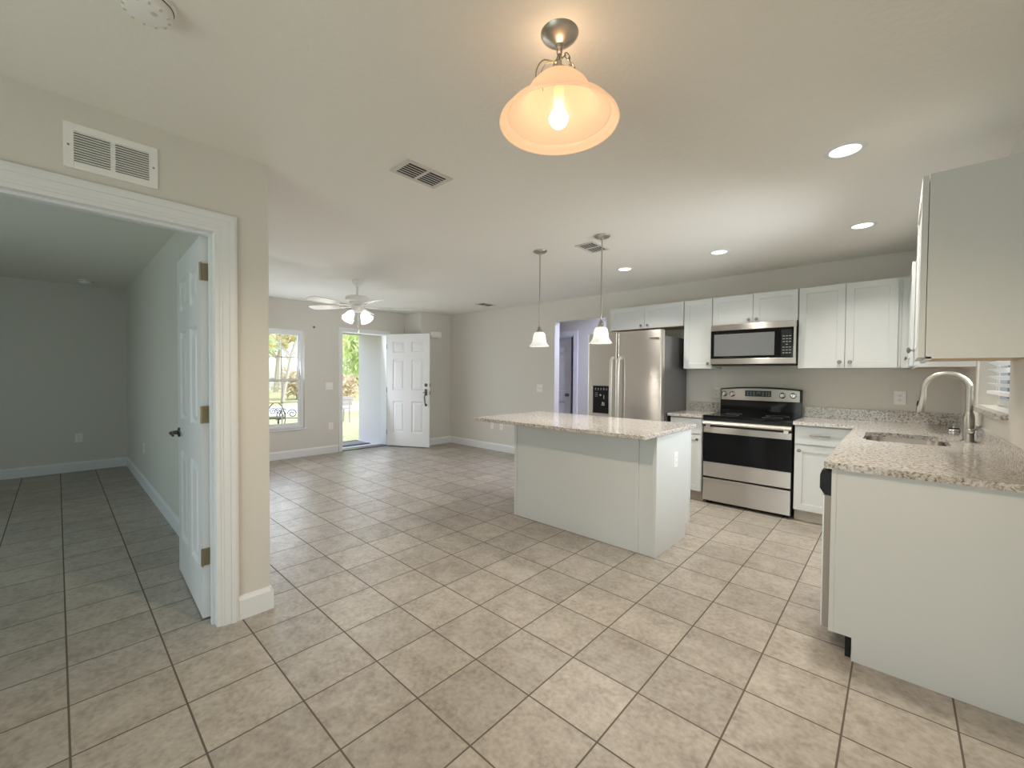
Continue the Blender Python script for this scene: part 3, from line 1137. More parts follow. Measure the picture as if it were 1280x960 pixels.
t = thing('countertop', (1.03, YN, .885), 'small granite worktop between refrigerator and range', 'countertop')
obj('slab', MB().prism([(.842, 3.535), (1.203, 3.535), (1.203, YN), (.842, YN)], .885, .915), 'granite', t, bevel=.003)
obj('backsplash', MB().box(.86, 1.203, YN - .02, YN, .915, 1.017), 'granite', t, bevel=.002)

t = thing('countertop', (2.6, 3.0, .885), 'L shaped granite worktop holding the sink', 'countertop')
SX0, SX1, SY0, SY1 = 2.525, 2.93, 2.54, 3.11
CX = 2.437


def slab_with_hole():
    bm = bmesh.new()
    outer = [(CX + .012, 1.478), (XE, 1.478), (XE, YN), (1.997, YN), (1.997, 3.535), (CX, 3.535), (CX, 1.49)]
    inner = rounded_rect(SX0, SX1, SY0, SY1, .09, 8)
    ov = [bm.verts.new((x, y, .915)) for x, y in outer]
    iv = [bm.verts.new((x, y, .915)) for x, y in inner]
    es = [bm.edges.new((a[i], a[(i + 1) % len(a)])) for a in (ov, iv) for i in range(len(a))]
    bmesh.ops.triangle_fill(bm, use_beauty=True, edges=es)
    r = bmesh.ops.extrude_face_region(bm, geom=bm.faces[:])
    vs = [g for g in r['geom'] if isinstance(g, bmesh.types.BMVert)]
    bmesh.ops.translate(bm, vec=(0, 0, -.03), verts=vs)
    bmesh.ops.recalc_face_normals(bm, faces=bm.faces)
    bm.verts.index_update()
    mb = MB()
    mb.add([tuple(v.co) for v in bm.verts], [tuple(v.index for v in f.verts) for f in bm.faces])
    bm.free()
    return mb


obj('slab', slab_with_hole(), 'granite', t)
obj('backsplash', MB().box(1.997, XE - .02, YN - .02, YN, .915, 1.017), 'granite', t, bevel=.002)
obj('backsplash', MB().box(XE - .02, XE, 1.478, YN, .915, 1.017), 'granite', t, bevel=.002)

# sink
sk = thing('kitchen_sink', (2.73, 2.82, .70), 'undermount stainless sink bowl set in the granite worktop', 'sink')
mb = MB()
R = []
for inset, z, r in ((-.012, .884, .10), (.004, .884, .088), (.010, .76, .08), (.03, .715, .07), (.06, .70, .05)):
    R.append([(x, y, z) for x, y in rounded_rect(SX0 + inset, SX1 - inset, SY0 + inset, SY1 - inset, r, 8)])
vs = [p for q in R for p in q]
n = len(R[0])
fs = []
for i in range(len(R) - 1):
    for k in range(n):
        k2 = (k + 1) % n
        fs.append((i * n + k, (i + 1) * n + k, (i + 1) * n + k2, i * n + k2))
fs.append(tuple(reversed(range((len(R) - 1) * n, len(R) * n))))
mb.add(vs, [tuple(reversed(f)) for f in fs])
obj('bowl', mb, 'sink_steel', sk, True)
obj('drain', MB().lathe([(0, 0), (.045, 0), (.045, .004), (.03, .005), (.02, .001), (0, .001)], c=(2.73, 2.9, .70), n=24), 'chrome', sk, True)

# faucet
FX, FY = 3.022, 2.92
fc = thing('kitchen_faucet', (FX, FY, .915), 'brushed nickel gooseneck pull down faucet behind the sink', 'faucet')
obj('base', MB().lathe([(0, 0), (.036, 0), (.036, .006), (.026, .010), (.026, .09), (.0265, .10), (.028, .14), (.026, .165), (.0195, .185), (.018, .19), (0, .19)], c=(FX, FY, .915), n=28), 'nickel', fc, True)
pts = [(FX, FY, 1.10), (FX, FY, 1.16), (FX, FY, 1.235)]
cxa, ra = FX - .102, .105
for k in range(1, 15):
    a = PI * k / 15
    pts.append((cxa + ra * math.cos(a), FY, 1.24 + ra * math.sin(a)))
pts += [(FX - .206, FY, 1.235), (FX - .208, FY, 1.20)]
obj('spout', MB().tube(pts, [.0175] * 3 + [.0145 + .003 * (1 - k / 14) for k in range(14)] + [.0135, .0135], 16), 'nickel', fc, True)
q = Vector((-.12, 0, -1)).to_track_quat('Z', 'Y').to_matrix().to_4x4()
hd_ = obj('spray_head', MB().lathe([(0, 0), (.016, 0), (.017, .01), (.0175, .05), (.021, .085), (.022, .118), (.02, .124), (0, .124)], n=24, m=Matrix.Translation((FX - .206, FY, 1.21)) @ q), 'nickel', fc, True)
obj('spray_button', MB().box(-.006, .006, -.024, -.018, .05, .085, m=Matrix.Translation((FX - .206, FY, 1.21)) @ q @ Matrix.Rotation(PI, 4, 'Z')), 'plastic_black', hd_)
lv = MB()
lv.lathe([(0, 0), (.019, 0), (.019, .022), (.012, .03), (0, .03)], n=18, m=Matrix.Translation((FX + .006, FY - .018, .985)) @ Matrix.Rotation(PI / 2, 4, 'X'))
lv.tube([(FX + .008, FY - .035, .985), (FX + .022, FY - .07, 1.003), (FX + .040, FY - .12, 1.028)], [.007, .0058, .0055], 10)
obj('lever_handle', lv, 'nickel', fc, True)
# stopper
st = thing('sink_stopper', (3.005, 3.60, .915), 'small black and chrome sink stopper on the worktop behind the faucet', 'sink stopper')
obj('rim', MB().lathe([(0, 0), (.035, 0), (.037, .012), (.034, .02), (0, .02)], c=(3.005, 3.60, .915), n=24), 'chrome', st, True)
obj('rubber_disc', MB().lathe([(0, .02), (.030, .02), (.029, .027), (0, .028)], c=(3.005, 3.60, .915), n=24), 'plastic_black', st, True)
obj('knob', MB().lathe([(0, .028), (.006, .028), (.005, .05), (.008, .056), (0, .06)], c=(3.005, 3.60, .915), n=14), 'chrome', st, True)

# ------------------------------------------------------------------ range
RX0, RX1 = 1.206, 1.990
RYF = 3.575
rg = thing('kitchen_range', ((RX0 + RX1) / 2, 3.85, 0), 'stainless electric range with black glass cooktop', 'range')
obj('body', MB().box(RX0 + .003, RX1 - .003, RYF + .03, YN - .03, .03, .895), 'plastic_black', rg)
obj('foot', MB().box(RX0 + .03, RX0 + .07, RYF + .05, RYF + .09, 0, .03), 'plastic_black', rg)
obj('foot', MB().box(RX1 - .07, RX1 - .03, RYF + .05, RYF + .09, 0, .03), 'plastic_black', rg)
ck = obj('cooktop', MB().box(RX0, RX1, RYF - .01, YN - .10, .895, .917), 'glass_black', rg, bevel=.005)
for x, y, r in ((1.40, 3.72, .10), (1.80, 3.72, .085), (1.40, 3.95, .075), (1.80, 3.95, .10)):
    bu = MB()
    for rr in (r,):
        bu.lathe([(rr - .0015, .9172), (rr + .0015, .9172), (rr + .0015, .9176), (rr - .0015, .9176)], c=(x, y, 0), n=40, closed=True)
    obj('burner_ring', bu, 'mark_grey', ck)

# backguard
bg = obj('backguard', MB().box(RX0 + .02, RX1 - .01, YN - .105, YN - .03, .917, 1.06), 'glass_black', rg)


def arch(x0, x1, z0, z1, rise, n=16):
    top = [(x1 - (x1 - x0) * k / n, z1 + rise * (1 - (2 * k / n - 1) ** 2)) for k in range(n + 1)]
    return [(x0, z0), (x1, z0)] + top


obj('backguard_trim', MB().prism(arch(RX0 + .02, RX1 - .01, 1.055, 1.185, .022), YN - .10, YN - .028, 'y'), 'plastic_black', bg)
cpn = obj('control_panel', MB().prism(arch(RX0 + .032, RX1 - .022, 1.062, 1.173, .018), YN - .112, YN - .098, 'y'), 'stainless', rg)
dp = obj('display', MB().box(1.475, 1.72, YN - .116, YN - .110, 1.105, 1.168), 'display', cpn)
mk = MB()
for i, x in enumerate((1.50, 1.53, 1.56, 1.645, 1.675, 1.70)):
    for z in (1.12, 1.135, 1.15):
        mk.box(x - .007, x + .007, YN - .1166, YN - .1155, z - .0025, z + .0025)
for k, x in enumerate((1.588, 1.602, 1.616)):
    mk.box(x - .004, x + .004, YN - .1166, YN - .1155, 1.14, 1.143).box(x - .004, x + .004, YN - .1166, YN - .1155, 1.152, 1.155).box(x + .003, x + .0045, YN - .1166, YN - .1155, 1.14, 1.155)
obj('display_lettering', mk, 'mark_grey', dp)
RXm = Matrix.Rotation(PI / 2, 4, 'X')
for x in (1.268, 1.348, 1.82, 1.913):
    kb = obj('control_knob', MB().lathe([(0, 0), (.027, 0), (.027, .005), (.021, .008), (.0185, .028), (.016, .031), (0, .031)], n=24, m=Matrix.Translation((x, YN - .112, 1.125)) @ RXm), 'chrome', rg, True)
    obj('knob_ring', MB().lathe([(.026, 0), (.030, 0), (.030, .004), (.026, .004)], n=24, m=Matrix.Translation((x, YN - .112, 1.125)) @ RXm, closed=True), 'plastic_black', kb, True)
    obj('knob_grip', MB().box(-.005, .005, -.036, -.028, -.018, .018, m=Matrix.Translation((x, YN - .112, 1.125)) @ Matrix.Rotation(.35, 4, 'Y')), 'plastic_white', kb)
# oven door
od = obj('oven_door', MB().box(RX0 + .006, RX1 - .006, RYF, RYF + .028, .285, .800), 'stainless', rg, bevel=.004)
obj('oven_window', MB().box(RX0 + .006, RX1 - .006, RYF - .003, RYF + .002, .437, .738), 'oven_window', od)
obj('front_rail', MB().box(RX0 + .003, RX1 - .003, RYF + .002, RYF + .028, .80, .895), 'plastic_black', rg)
hm = MB().prism([(RYF - .05, .838), (RYF - .045, .826), (RYF - .028, .822), (RYF - .012, .826), (RYF - .012, .858), (RYF - .028, .864), (RYF - .045, .858)], RX0 + .005, RX1 - .005, 'x')
for x in (RX0 + .05, RX1 - .05):
    hm.box(x - .02, x + .02, RYF - .015, RYF + .004, .79, .835)
obj('oven_handle', hm, 'handle_steel', od, bevel=.003)
dd = obj('storage_drawer', MB().box(RX0 + .006, RX1 - .006, RYF, RYF + .028, .035, .268), 'stainless', rg, bevel=.004)
obj('drawer_lip', MB().box(RX0 + .006, RX1 - .006, RYF - .008, RYF + .002, .255, .268), 'stainless', dd, bevel=.002)

# ------------------------------------------------------------------ microwave
MY = 3.765
mw = thing('microwave', (1.6, 4.0, 1.435), 'stainless over the range microwave with black window', 'microwave')
MX0, MX1, MZ0, MZ1 = 1.208, 1.972, 1.445, 1.858
obj('body', MB().box(MX0, MX1, MY + .035, YN, MZ0, MZ1), 'stainless', mw)
md = obj('door', MB().box(MX0, MX1, MY, MY + .035, MZ0 + .058, MZ1 - .062), 'glass_black', mw, bevel=.003)
obj('door_window', MB().box(MX0 + .035, 1.795, MY - .003, MY + .001, MZ0 + .085, MZ1 - .10), 'microwave_window', md)
obj('top_grille', MB().box(MX0, MX1, MY - .002, MY + .035, MZ1 - .062, MZ1), 'stainless', mw, bevel=.003)
obj('bottom_trim', MB().box(MX0, MX1, MY - .002, MY + .035, MZ0, MZ0 + .058), 'stainless', mw, bevel=.003)
obj('side_trim', MB().box(MX1 - .02, MX1, MY - .003, MY + .003, MZ0 + .05, MZ1 - .05), 'stainless', mw)
kp = obj('keypad', MB().box(1.85, MX1 - .035, MY - .002, MY + .001, MZ0 + .075, MZ1 - .085), 'plastic_black', mw)
mk = MB()
for r in range(7):
    for c in range(3):
        if r in (3,) and c != 1: continue
        mk.box(1.863 + c * .026, 1.881 + c * .026, MY - .0028, MY - .0015, 1.545 + r * .027, 1.552 + r * .027)
obj('keypad_lettering', mk, 'mark_grey', kp)
obj('underside', MB().box(MX0 + .01, MX1 - .01, MY + .01, YN - .02, MZ0 - .012, MZ0), 'plastic_black', mw)

# ------------------------------------------------------------------ refrigerator
fr = thing('refrigerator', (.38, 3.8, 0), 'stainless side by side refrigerator with ice dispenser', 'refrigerator')
FX0, FX1, FYF = -.085, .835, 3.385
obj('case', MB().box(FX0 + .008, FX1 - .006, FYF + .085, YN - .06, .02, 1.755), 'fridge_side', fr)
obj('base_grille', MB().box(FX0 + .02, FX1 - .02, FYF + .06, FYF + .12, 0, .07), 'plastic_black', fr)
for a in (FX1 - .10, FX0 + .02):
    obj('hinge_cover', MB().box(a, a + .08, FYF + .08, FYF + .15, 1.755, 1.80), 'plastic_black', fr)


def door_profile(x0, x1, bulge=.012, n=50, depth=.075):
    pts = []
    for k in range(n + 1):
        u = k / n
        e = min(u, 1 - u)
        edge = 0 if e > .02 else (.02 - e) / .02
        pts.append((x0 + (x1 - x0) * u, FYF + bulge * (2 * u - 1) ** 2 * .6 + .006 * edge ** 2))
    pts += [(x1, FYF + depth), (x0, FYF + depth)]
    return pts


dl = obj('freezer_door', MB().prism(door_profile(FX0, .300), .075, 1.815), 'stainless_fridge', fr, True)
dr_ = obj('fridge_door', MB().prism(door_profile(.312, FX1), .075, 1.815), 'stainless_fridge', fr, True)
for d, hx in ((dl, .262), (dr_, .352)):
    hm = MB()
    zs = [(.62, -.012), (.66, -.05), (.80, -.062), (1.10, -.068), (1.40, -.062), (1.50, -.05), (1.535, -.012)]
    vs, fs = [], []
    for z, y in zs:
        for dx, dy in ((-.017, .008), (-.012, -.008), (.012, -.008), (.017, .008), (.012, .014), (-.012, .014)):
            vs.append((hx + dx, FYF + y + dy, z))
    for i in range(len(zs) - 1):
        for k in range(6):
            k2 = (k + 1) % 6
            fs.append((i * 6 + k, i * 6 + k2, (i + 1) * 6 + k2, (i + 1) * 6 + k))
    fs += [tuple(range(5, -1, -1)), tuple(range((len(zs) - 1) * 6, len(zs) * 6))]
    hm.add(vs, fs)
    hm.box(hx - .012, hx + .012, FYF - .02, FYF + .008, .62, .66).box(hx - .012, hx + .012, FYF - .02, FYF + .008, 1.50, 1.535)
    obj('handle', hm, 'handle_steel', d, True)
ds = obj('ice_dispenser', MB().box(-.012, .230, FYF - .006, FYF + .01, .86, 1.205), 'stainless', dl, bevel=.003)
di = obj('dispenser_recess', MB().box(.0, .218, FYF - .010, FYF + .01, .872, 1.195), 'glass_black', dl, bevel=.003)
mk = MB()
for k in range(5):
    x = .028 + k * .037
    mk.box(x, x + .018, FYF - .0115, FYF - .0095, 1.145, 1.149).box(x + .004, x + .014, FYF - .0115, FYF - .0095, 1.155, 1.168)
for k in range(4):
    mk.box(.03, .068, FYF - .0115, FYF - .0095, 1.066 + k * .015, 1.069 + k * .015)
mk.lathe([(0, 0), (.012, 0), (.012, .002), (0, .002)], n=16, m=Matrix.Translation((.104, FYF - .0095, 1.085)) @ RXm)
mk.box(.146, .154, FYF - .0115, FYF - .0095, 1.04, 1.085).box(.117, .162, FYF - .0115, FYF - .0095, .965, .975).box(.125, .14, FYF - .0115, FYF - .0095, .98, 1.005).box(.147, .157, FYF - .0115, FYF - .0095, .98, 1.0)
obj('dispenser_lettering', mk, 'mark_grey', dl)
obj('badge', MB().box(.70, .80, FYF - .002, FYF + .008, 1.722, 1.732), 'nickel_dark', dr_)

# ------------------------------------------------------------------ ceiling lamps
def lamp_light(name, kind, loc, e, col, size, parent=None, **kw):
    o = light(name, kind, loc, e, col, size, **kw)
    return o


WARM = (1.0, .70, .42)
WHITE = (1.0, .94, .85)
# dining pendant
DX, DY = 1.835, .168
dp_ = thing('dining_pendant', (DX, DY, ZC), 'large bell shaped frosted glass pendant with a glowing bulb on a chain', 'pendant light')
obj('canopy', MB().lathe([(0, -.048), (.010, -.047), (.014, -.036), (.030, -.028), (.05, -.016), (.060, -.006), (.063, 0), (0, 0)], c=(DX, DY, ZC), n=36), 'nickel', dp_, True)


def link(c, axis, rot, ln=.024, wd=.008, r=.0022, tilt=None):
    pts = []
    for k in range(16):
        a = 2 * PI * k / 16
        pts.append((wd * math.cos(a), 0, ln * math.sin(a) * (1 if True else 0)))
    m = Matrix.Translation(c) @ (tilt or Matrix.Identity(4)) @ Matrix.Rotation(rot, 4, 'Z')
    return pts, m


cm = MB()
zz = ZC - .055
k = 0
while zz > 2.335:
    p, m = link((DX, DY, zz), 0, (k % 2) * PI / 2 + .4, .017, .008)
    cm.tube(p, .0024, 6, m, closed=True)
    zz -= .027
    k += 1
# spare chain and side arms running along small arcs from the stem down to the shade
CR = Vector((.736, .678, 0))      # across the lamp


def chain_along(path, step=.019, half=.013, wd=.006):
    P = [Vector(p) for p in path]
    d, i, flip = 0, 0, 0
    seg = [(P[k], P[k + 1]) for k in range(len(P) - 1)]
    tot = sum((b - a).length for a, b in seg)
    t_ = half
    while t_ < tot:
        acc = 0
        for a, b in seg:
            L = (b - a).length
            if acc + L >= t_:
                c = a.lerp(b, (t_ - acc) / L)
                q = (b - a).to_track_quat('Z', 'Y').to_matrix().to_4x4()
                break
            acc += L
        pts = [(wd * math.cos(2 * PI * k / 14), 0, half * math.sin(2 * PI * k / 14)) for k in range(14)]
        cm.tube(pts, .0021, 6, Matrix.Translation(c) @ q @ Matrix.Rotation((flip % 2) * PI / 2 + .4, 4, 'Z'), closed=True)
        flip += 1
        t_ += step


O_ = Vector((DX, DY, 0))
chain_along([O_ + CR * (.004 + .058 * k / 8) + Vector((0, 0, 2.362 + .018 * math.sin(PI * min(1, k / 5)) - .055 * max(0, (k - 3) / 5) ** 1.5)) for k in range(9)])
chain_along([O_ + CR * (.002 - .030 * k / 6) + Vector((0, 0, 2.385 - .065 * k / 6)) for k in range(7)])
obj('chain', cm, 'nickel_dark', dp_, True)
wm = MB()
pts = []
for k in range(13):
    a = k / 12
    pts.append(tuple(O_ - CR * (.078 * math.sin(PI * .5 * min(1, a * 1.25)) * (1 - .12 * max(0, a - .8) / .2)) + Vector((0, 0, 2.355 + .012 * math.sin(PI * a) - .085 * max(0, a - .35) ** 1.3 / .65 ** 1.3))))
wm.tube(pts, .0022, 6)
wm.tube([(p[0] + .012, p[1] + .01, p[2] - .008) for p in pts], .0012, 6)
wm.tube([(DX + .004, DY, 2.41), (DX + .007, DY + .003, 2.37), (DX + .003, DY, 2.33)], .0018, 6)
obj('wire', wm, 'brass', dp_, True)
obj('socket_cap', MB().lathe([(0, .042), (.007, .042), (.009, .012), (.036, .006), (.042, 0), (.040, -.006), (0, -.006)], c=(DX, DY, 2.318), n=24), 'nickel', dp_, True)
prof_o = [(.036, .158), (.052, .152), (.075, .138), (.096, .116), (.110, .092), (.124, .066), (.150, .040), (.172, .026), (.178, .027), (.180, .020), (.190, .010), (.196, .006), (.198, .001), (.196, -.003)]
prof_i = [(r - .006 if r > .05 else r - .004, z - .004) for r, z in reversed(prof_o)]
prof_i[0] = (.190, -.001)
obj('glass_shade', MB().lathe(prof_o + prof_i, c=(DX, DY, 2.155), n=56, closed=True), 'shade_warm', dp_, True)
obj('socket', MB().lathe([(0, 0), (.016, 0), (.018, .06), (.014, .09), (0, .09)], c=(DX, DY, 2.212), n=20), 'shade_warm', dp_, True)
obj('bulb', MB().lathe([(0, -.032), (.012, -.030), (.023, -.022), (.030, -.010), (.032, 0), (.030, .010), (.023, .022), (.014, .031), (.011, .04), (0, .04)], c=(DX, DY, 2.172), n=24), 'bulb_warm', dp_, True)
lamp_light('dining_bulb', 'SPOT', (DX, DY, 2.125), E_PENDANT, (1, .80, .58), .03, direction=(0, 0, -1), spread=math.radians(168))
lamp_light('dining_bulb_glow', 'POINT', (DX, DY, 2.215), .35, WARM, .03)
lamp_light('dining_bulb_uplight', 'AREA', (DX, DY, 2.335), .22, WARM, .07, direction=(0, 0, 1))


# mini pendants over the island
def mini(x, y, label):
    t = thing('island_pendant', (x, y, ZC), label, 'pendant light', None)
    obj('canopy', MB().lathe([(0, -.034), (.012, -.033), (.018, -.024), (.045, -.018), (.062, -.008), (.064, 0), (0, 0)], c=(x, y, ZC), n=32), 'nickel', t, True)
    obj('stem', MB().tube([(x, y, ZC - .03), (x, y, 1.755)], .0055, 10), 'nickel', t, True)
    obj('socket_cap', MB().lathe([(0, .058), (.008, .058), (.012, .044), (.020, .036), (.013, .028), (.024, .018), (.030, .006), (.030, -.004), (0, -.004)], c=(x, y, 1.712), n=24), 'nickel', t, True)
    po = [(.026, .128), (.044, .122), (.054, .106), (.058, .084), (.061, .058), (.066, .034), (.078, .014), (.089, .002), (.090, -.002)]
    pi_ = [(r - .0045, z - .003) for r, z in reversed(po)]
    obj('glass_shade', MB().lathe(po + pi_, c=(x, y, 1.583), n=40, closed=True), 'shade_white', t, True)
    obj('bulb', MB().lathe([(0, -.03), (.018, -.024), (.026, -.004), (.024, .012), (.014, .03), (.012, .045), (0, .045)], c=(x, y, 1.635), n=20), 'bulb_white', t, True)
    lamp_light('island_bulb', 'SPOT', (x, y, 1.568), E_MINI, WHITE, .025, direction=(0, 0, -1), spread=math.radians(172))
    lamp_light('island_bulb_glow', 'POINT', (x, y, 1.655), E_MINI * .06, WHITE, .02)


mini(.254, 2.032, 'left of the two small glass pendants over the island, farther from the range')
mini(.897, 2.034, 'right of the two small glass pendants over the island, nearer the range')


# recessed lights
def can(x, y, label):
    t = thing('recessed_light', (x, y, ZC), label, 'recessed light', None)
    obj('trim_ring', MB().lathe([(.062, -.001), (.066, -.006), (.084, -.004), (.088, 0), (.062, 0)], c=(x, y, ZC), n=36, closed=True), 'trim_white', t, True)
    obj('lens', MB().lathe([(0, -.003), (.063, -.003), (.063, 0), (0, 0)], c=(x, y, ZC), n=32), 'can_lens', t)
    lamp_light('recessed_bulb', 'AREA', (x, y, ZC - .012), E_CAN, WHITE, .12, direction=(0, 0, -1), spread=math.radians(122))


can(2.47, 1.70, 'recessed ceiling light nearest the camera, above the counter end')
can(2.47, 3.10, 'recessed ceiling light before the right wall cabinets')
can(1.468, 3.12, 'recessed ceiling light in front of the microwave')
can(.53, 3.12, 'recessed ceiling light in front of the refrigerator')


# ceiling registers
def register(name, cx, cy, w, l, label, along='y'):
    t = thing(name, (cx, cy, ZC), label, 'air vent')
    z = ZC
    obj('duct_shadow', MB().box(cx - w / 2 + .022, cx + w / 2 - .022, cy - l / 2 + .022, cy + l / 2 - .022, z - .001, z), 'shadow_dark', t)  # thin dark sheet, its colour stands for the shade inside the vent
    f = MB()
    q = .024
    frame(f, 'z', z - .006, z, cx - w / 2, cx + w / 2, cy - l / 2, cy + l / 2, q, q)
    f.box(cx - w / 2 + q, cx + w / 2 - q, cy - .008, cy + .008, z - .006, z)
    obj('frame', f, 'vent_metal', t, bevel=.001)
    s_ = MB()
    n = 6
    for k in range(1, n):
        x = cx - w / 2 + q + (w - 2 * q) * k / n
        for ya, yb in ((-l / 2 + q, -.008), (.008, l / 2 - q)):
            mm = Matrix.Translation((x, cy, z - .004)) @ Matrix.Rotation(math.radians(14), 4, 'Y')
            s_.box(-.0055, .0055, ya, yb, -.0007, .0007, m=mm)
    obj('louvers', s_, 'vent_metal', t)
    return t


register('ceiling_vent', .672, .440, .185, .30, 'ceiling air vent nearest the camera, left of the dining pendant')
register('ceiling_vent', .675, 2.245, .185, .29, 'ceiling air vent behind the right island pendant')
register('ceiling_vent', -2.24, 3.73, .20, .30, 'small ceiling air vent far back beyond the ceiling fan')
# return grille on the bedroom wall
t = thing('return_grille', (XB, -.8, 2.16), 'white two panel air return grille above the bedroom doorway', 'air vent')
gy0, gy1, gz0, gz1 = -.951, -.650, 2.163, 2.35
obj('duct_shadow', MB().box(XB, XB + .002, gy0 + .03, gy1 - .03, gz0 + .03, gz1 - .03), 'shadow_grey', t)  # flat grey sheet painted as the shade behind the louvers
f = MB()
q = .031
frame(f, 'x', XB, XB + .009, gy0, gy1, gz0, gz1, q, q).box(XB, XB + .009, -.809, -.793, gz0 + q, gz1 - q)
obj('frame', f, 'plastic_white', t, bevel=.0015)
s_ = MB()
for k in range(12):
    z = gz0 + q + .004 + k * (gz1 - gz0 - 2 * q) / 12
    mm = Matrix.Translation((XB + .006, 0, z + .004)) @ Matrix.Rotation(math.radians(35), 4, 'Y')
    s_.box(-.0068, .0068, gy0 + q, gy1 - q, -.0016, .0016, m=mm)
obj('louvers', s_, 'plastic_white', t)
s_ = MB()
for y in (gy0 + .015, gy1 - .015):
    s_.lathe([(0, .011), (.004, .010), (.005, .008), (0, .008)], n=10, m=Matrix.Translation((XB, y, 2.256)) @ Matrix.Rotation(PI / 2, 4, 'Y'))
obj('screw', s_, 'nickel_dark', t)


# smoke detectors
def detector(x, y, r, label):
    t = thing('smoke_detector', (x, y, ZC), label, 'smoke detector')
    obj('base', MB().lathe([(0, 0), (r, 0), (r, -.010), (r * .97, -.012), (0, -.012)], c=(x, y, ZC), n=40), 'plastic_white', t, True)
    obj('cover', MB().lathe([(0, -.012), (r * .90, -.0135), (r * .90, -.024), (r * .84, -.036), (r * .66, -.042), (0, -.043)], c=(x, y, ZC), n=40), 'plastic_white', t, True)
    obj('gap_shadow', MB().lathe([(r * .90, -.012), (r * .925, -.012), (r * .925, -.0142), (r * .90, -.0142)], c=(x, y, ZC), n=40, closed=True), 'shadow_dark', t)  # dark ring painted as the shade between base and cover
    m_ = MB()
    for k in range(12):
        a = 2 * PI * k / 12
        m_.box(r * .70, r * .80, -.003, .003, -.0415, -.036, m=Matrix.Translation((x, y, ZC)) @ Matrix.Rotation(a, 4, 'Z'))
    m_.lathe([(0, -.0445), (.008, -.0445), (.008, -.04), (0, -.04)], c=(x + .02, y + .015, ZC), n=12)
    obj('slots', m_, 'vent_metal', t)


detector(.972, -.780, .072, 'round white smoke detector on the ceiling above the bedroom doorway')
detector(-4.80, -.72, .075, 'round white smoke detector on the bedroom ceiling')

# ------------------------------------------------------------------ ceiling fan
CFX, CFY = -2.19, 1.52
fan = thing('ceiling_fan', (CFX, CFY, ZC), 'white five blade ceiling fan with four frosted glass lights', 'ceiling fan')
obj('canopy', MB().lathe([(0, -.075), (.022, -.074), (.034, -.062), (.055, -.04), (.064, -.012), (.066, 0), (0, 0)], c=(CFX, CFY, ZC), n=32), 'plastic_white', fan, True)
obj('downrod', MB().tube([(CFX, CFY, ZC - .07), (CFX, CFY, 2.26)], .013, 14), 'plastic_white', fan, True)
obj('motor', MB().lathe([(0, .075), (.03, .075), (.05, .068), (.125, .060), (.138, .048), (.138, .012), (.125, 0), (.10, -.006), (.09, -.03), (.06, -.04), (0, -.04)], c=(CFX, CFY, 2.195), n=44), 'plastic_white', fan, True)
obj('switch_housing', MB().lathe([(0, .03), (.062, .03), (.064, .0), (.058, -.035), (.03, -.05), (0, -.052)], c=(CFX, CFY, 2.115), n=32), 'plastic_white', fan, True)
view = math.atan2(math.sin(.7440), math.cos(.7440))
for k in range(5):
    a = view + math.radians(24 + 72 * k)
    M = Matrix.Translation((CFX, CFY, 2.14)) @ Matrix.Rotation(a, 4, 'Z') @ Matrix.Rotation(math.radians(12), 4, 'X')
    outl = [(.19, -.05), (.30, -.062), (.55, -.070), (.62, -.064), (.65, -.045), (.66, 0), (.65, .045), (.62, .064), (.55, .070), (.30, .062), (.19, .05)]
    bl_ = obj('blade', MB(M).prism(outl, -.003, .003), 'plastic_white', fan)
    obj('blade_iron', MB(Matrix.Translation((CFX, CFY, 2.14)) @ Matrix.Rotation(a, 4, 'Z')).prism([(.085, -.018), (.16, -.014), (.22, -.03), (.25, 0), (.22, .03), (.16, .014), (.085, .018)], -.012, -.005), 'plastic_white', bl_)
for k in range(4):
    a = view + math.radians(-22 + 90 * k)
    dx, dy = math.cos(a), math.sin(a)
    ar = obj('lamp_arm', MB().tube([(CFX + .05 * dx, CFY + .05 * dy, 2.085), (CFX + .075 * dx, CFY + .075 * dy, 2.08), (CFX + .092 * dx, CFY + .092 * dy, 2.058)], .014, 10), 'plastic_white', fan, True)
    q = Vector((dx * .75, dy * .75, -1)).to_track_quat('Z', 'Y').to_matrix().to_4x4()
    mm = Matrix.Translation((CFX + .088 * dx, CFY + .088 * dy, 2.066)) @ q
    po = [(.022, 0), (.034, .012), (.046, .035), (.052, .062), (.058, .09), (.070, .118), (.072, .122)]
    pi_ = [(r - .004, z) for r, z in reversed(po)]
    obj('glass_shade', MB(mm).lathe(po + pi_, n=28, closed=True), 'shade_fan', fan, True)
    obj('bulb', MB(mm).lathe([(0, .02), (.014, .025), (.026, .06), (.022, .085), (0, .094)], n=16), 'bulb_white', fan, True)
    lamp_light('fan_bulb', 'POINT', tuple((mm @ Vector((0, 0, .115)))[:]), E_FAN / 4, WHITE, .03)
pc = MB().tube([(CFX - .03, CFY + .03, 2.07), (CFX - .03, CFY + .03, 1.84)], .0016, 6).tube([(CFX + .03, CFY - .01, 2.07), (CFX + .03, CFY - .01, 1.90)], .0016, 6)
pc.lathe([(0, 0), (.006, .004), (.008, .014), (.004, .024), (0, .026)], c=(CFX - .03, CFY + .03, 1.815), n=10).lathe([(0, 0), (.006, .004), (.008, .014), (.004, .024), (0, .026)], c=(CFX + .03, CFY - .01, 1.876), n=10)
obj('pull_chain', pc, 'plastic_white', fan, True)

# added lamp, out of view, standing in for daylight in the side hall
hl = thing('hall_added_light', (-.3, 4.85, ZC), 'unseen round ceiling light added to brighten the side hall', 'ceiling light')
obj('lens', MB().lathe([(0, -.05), (.08, -.045), (.13, -.02), (.14, 0), (0, 0)], c=(-.3, 4.85, ZC), n=28), 'can_lens', hl, True)
lamp_light('hall_fill', 'AREA', (-.3, 4.85, ZC - .07), E_HALL, (.64, .68, 1.0), .25, direction=(0, 0, -1))

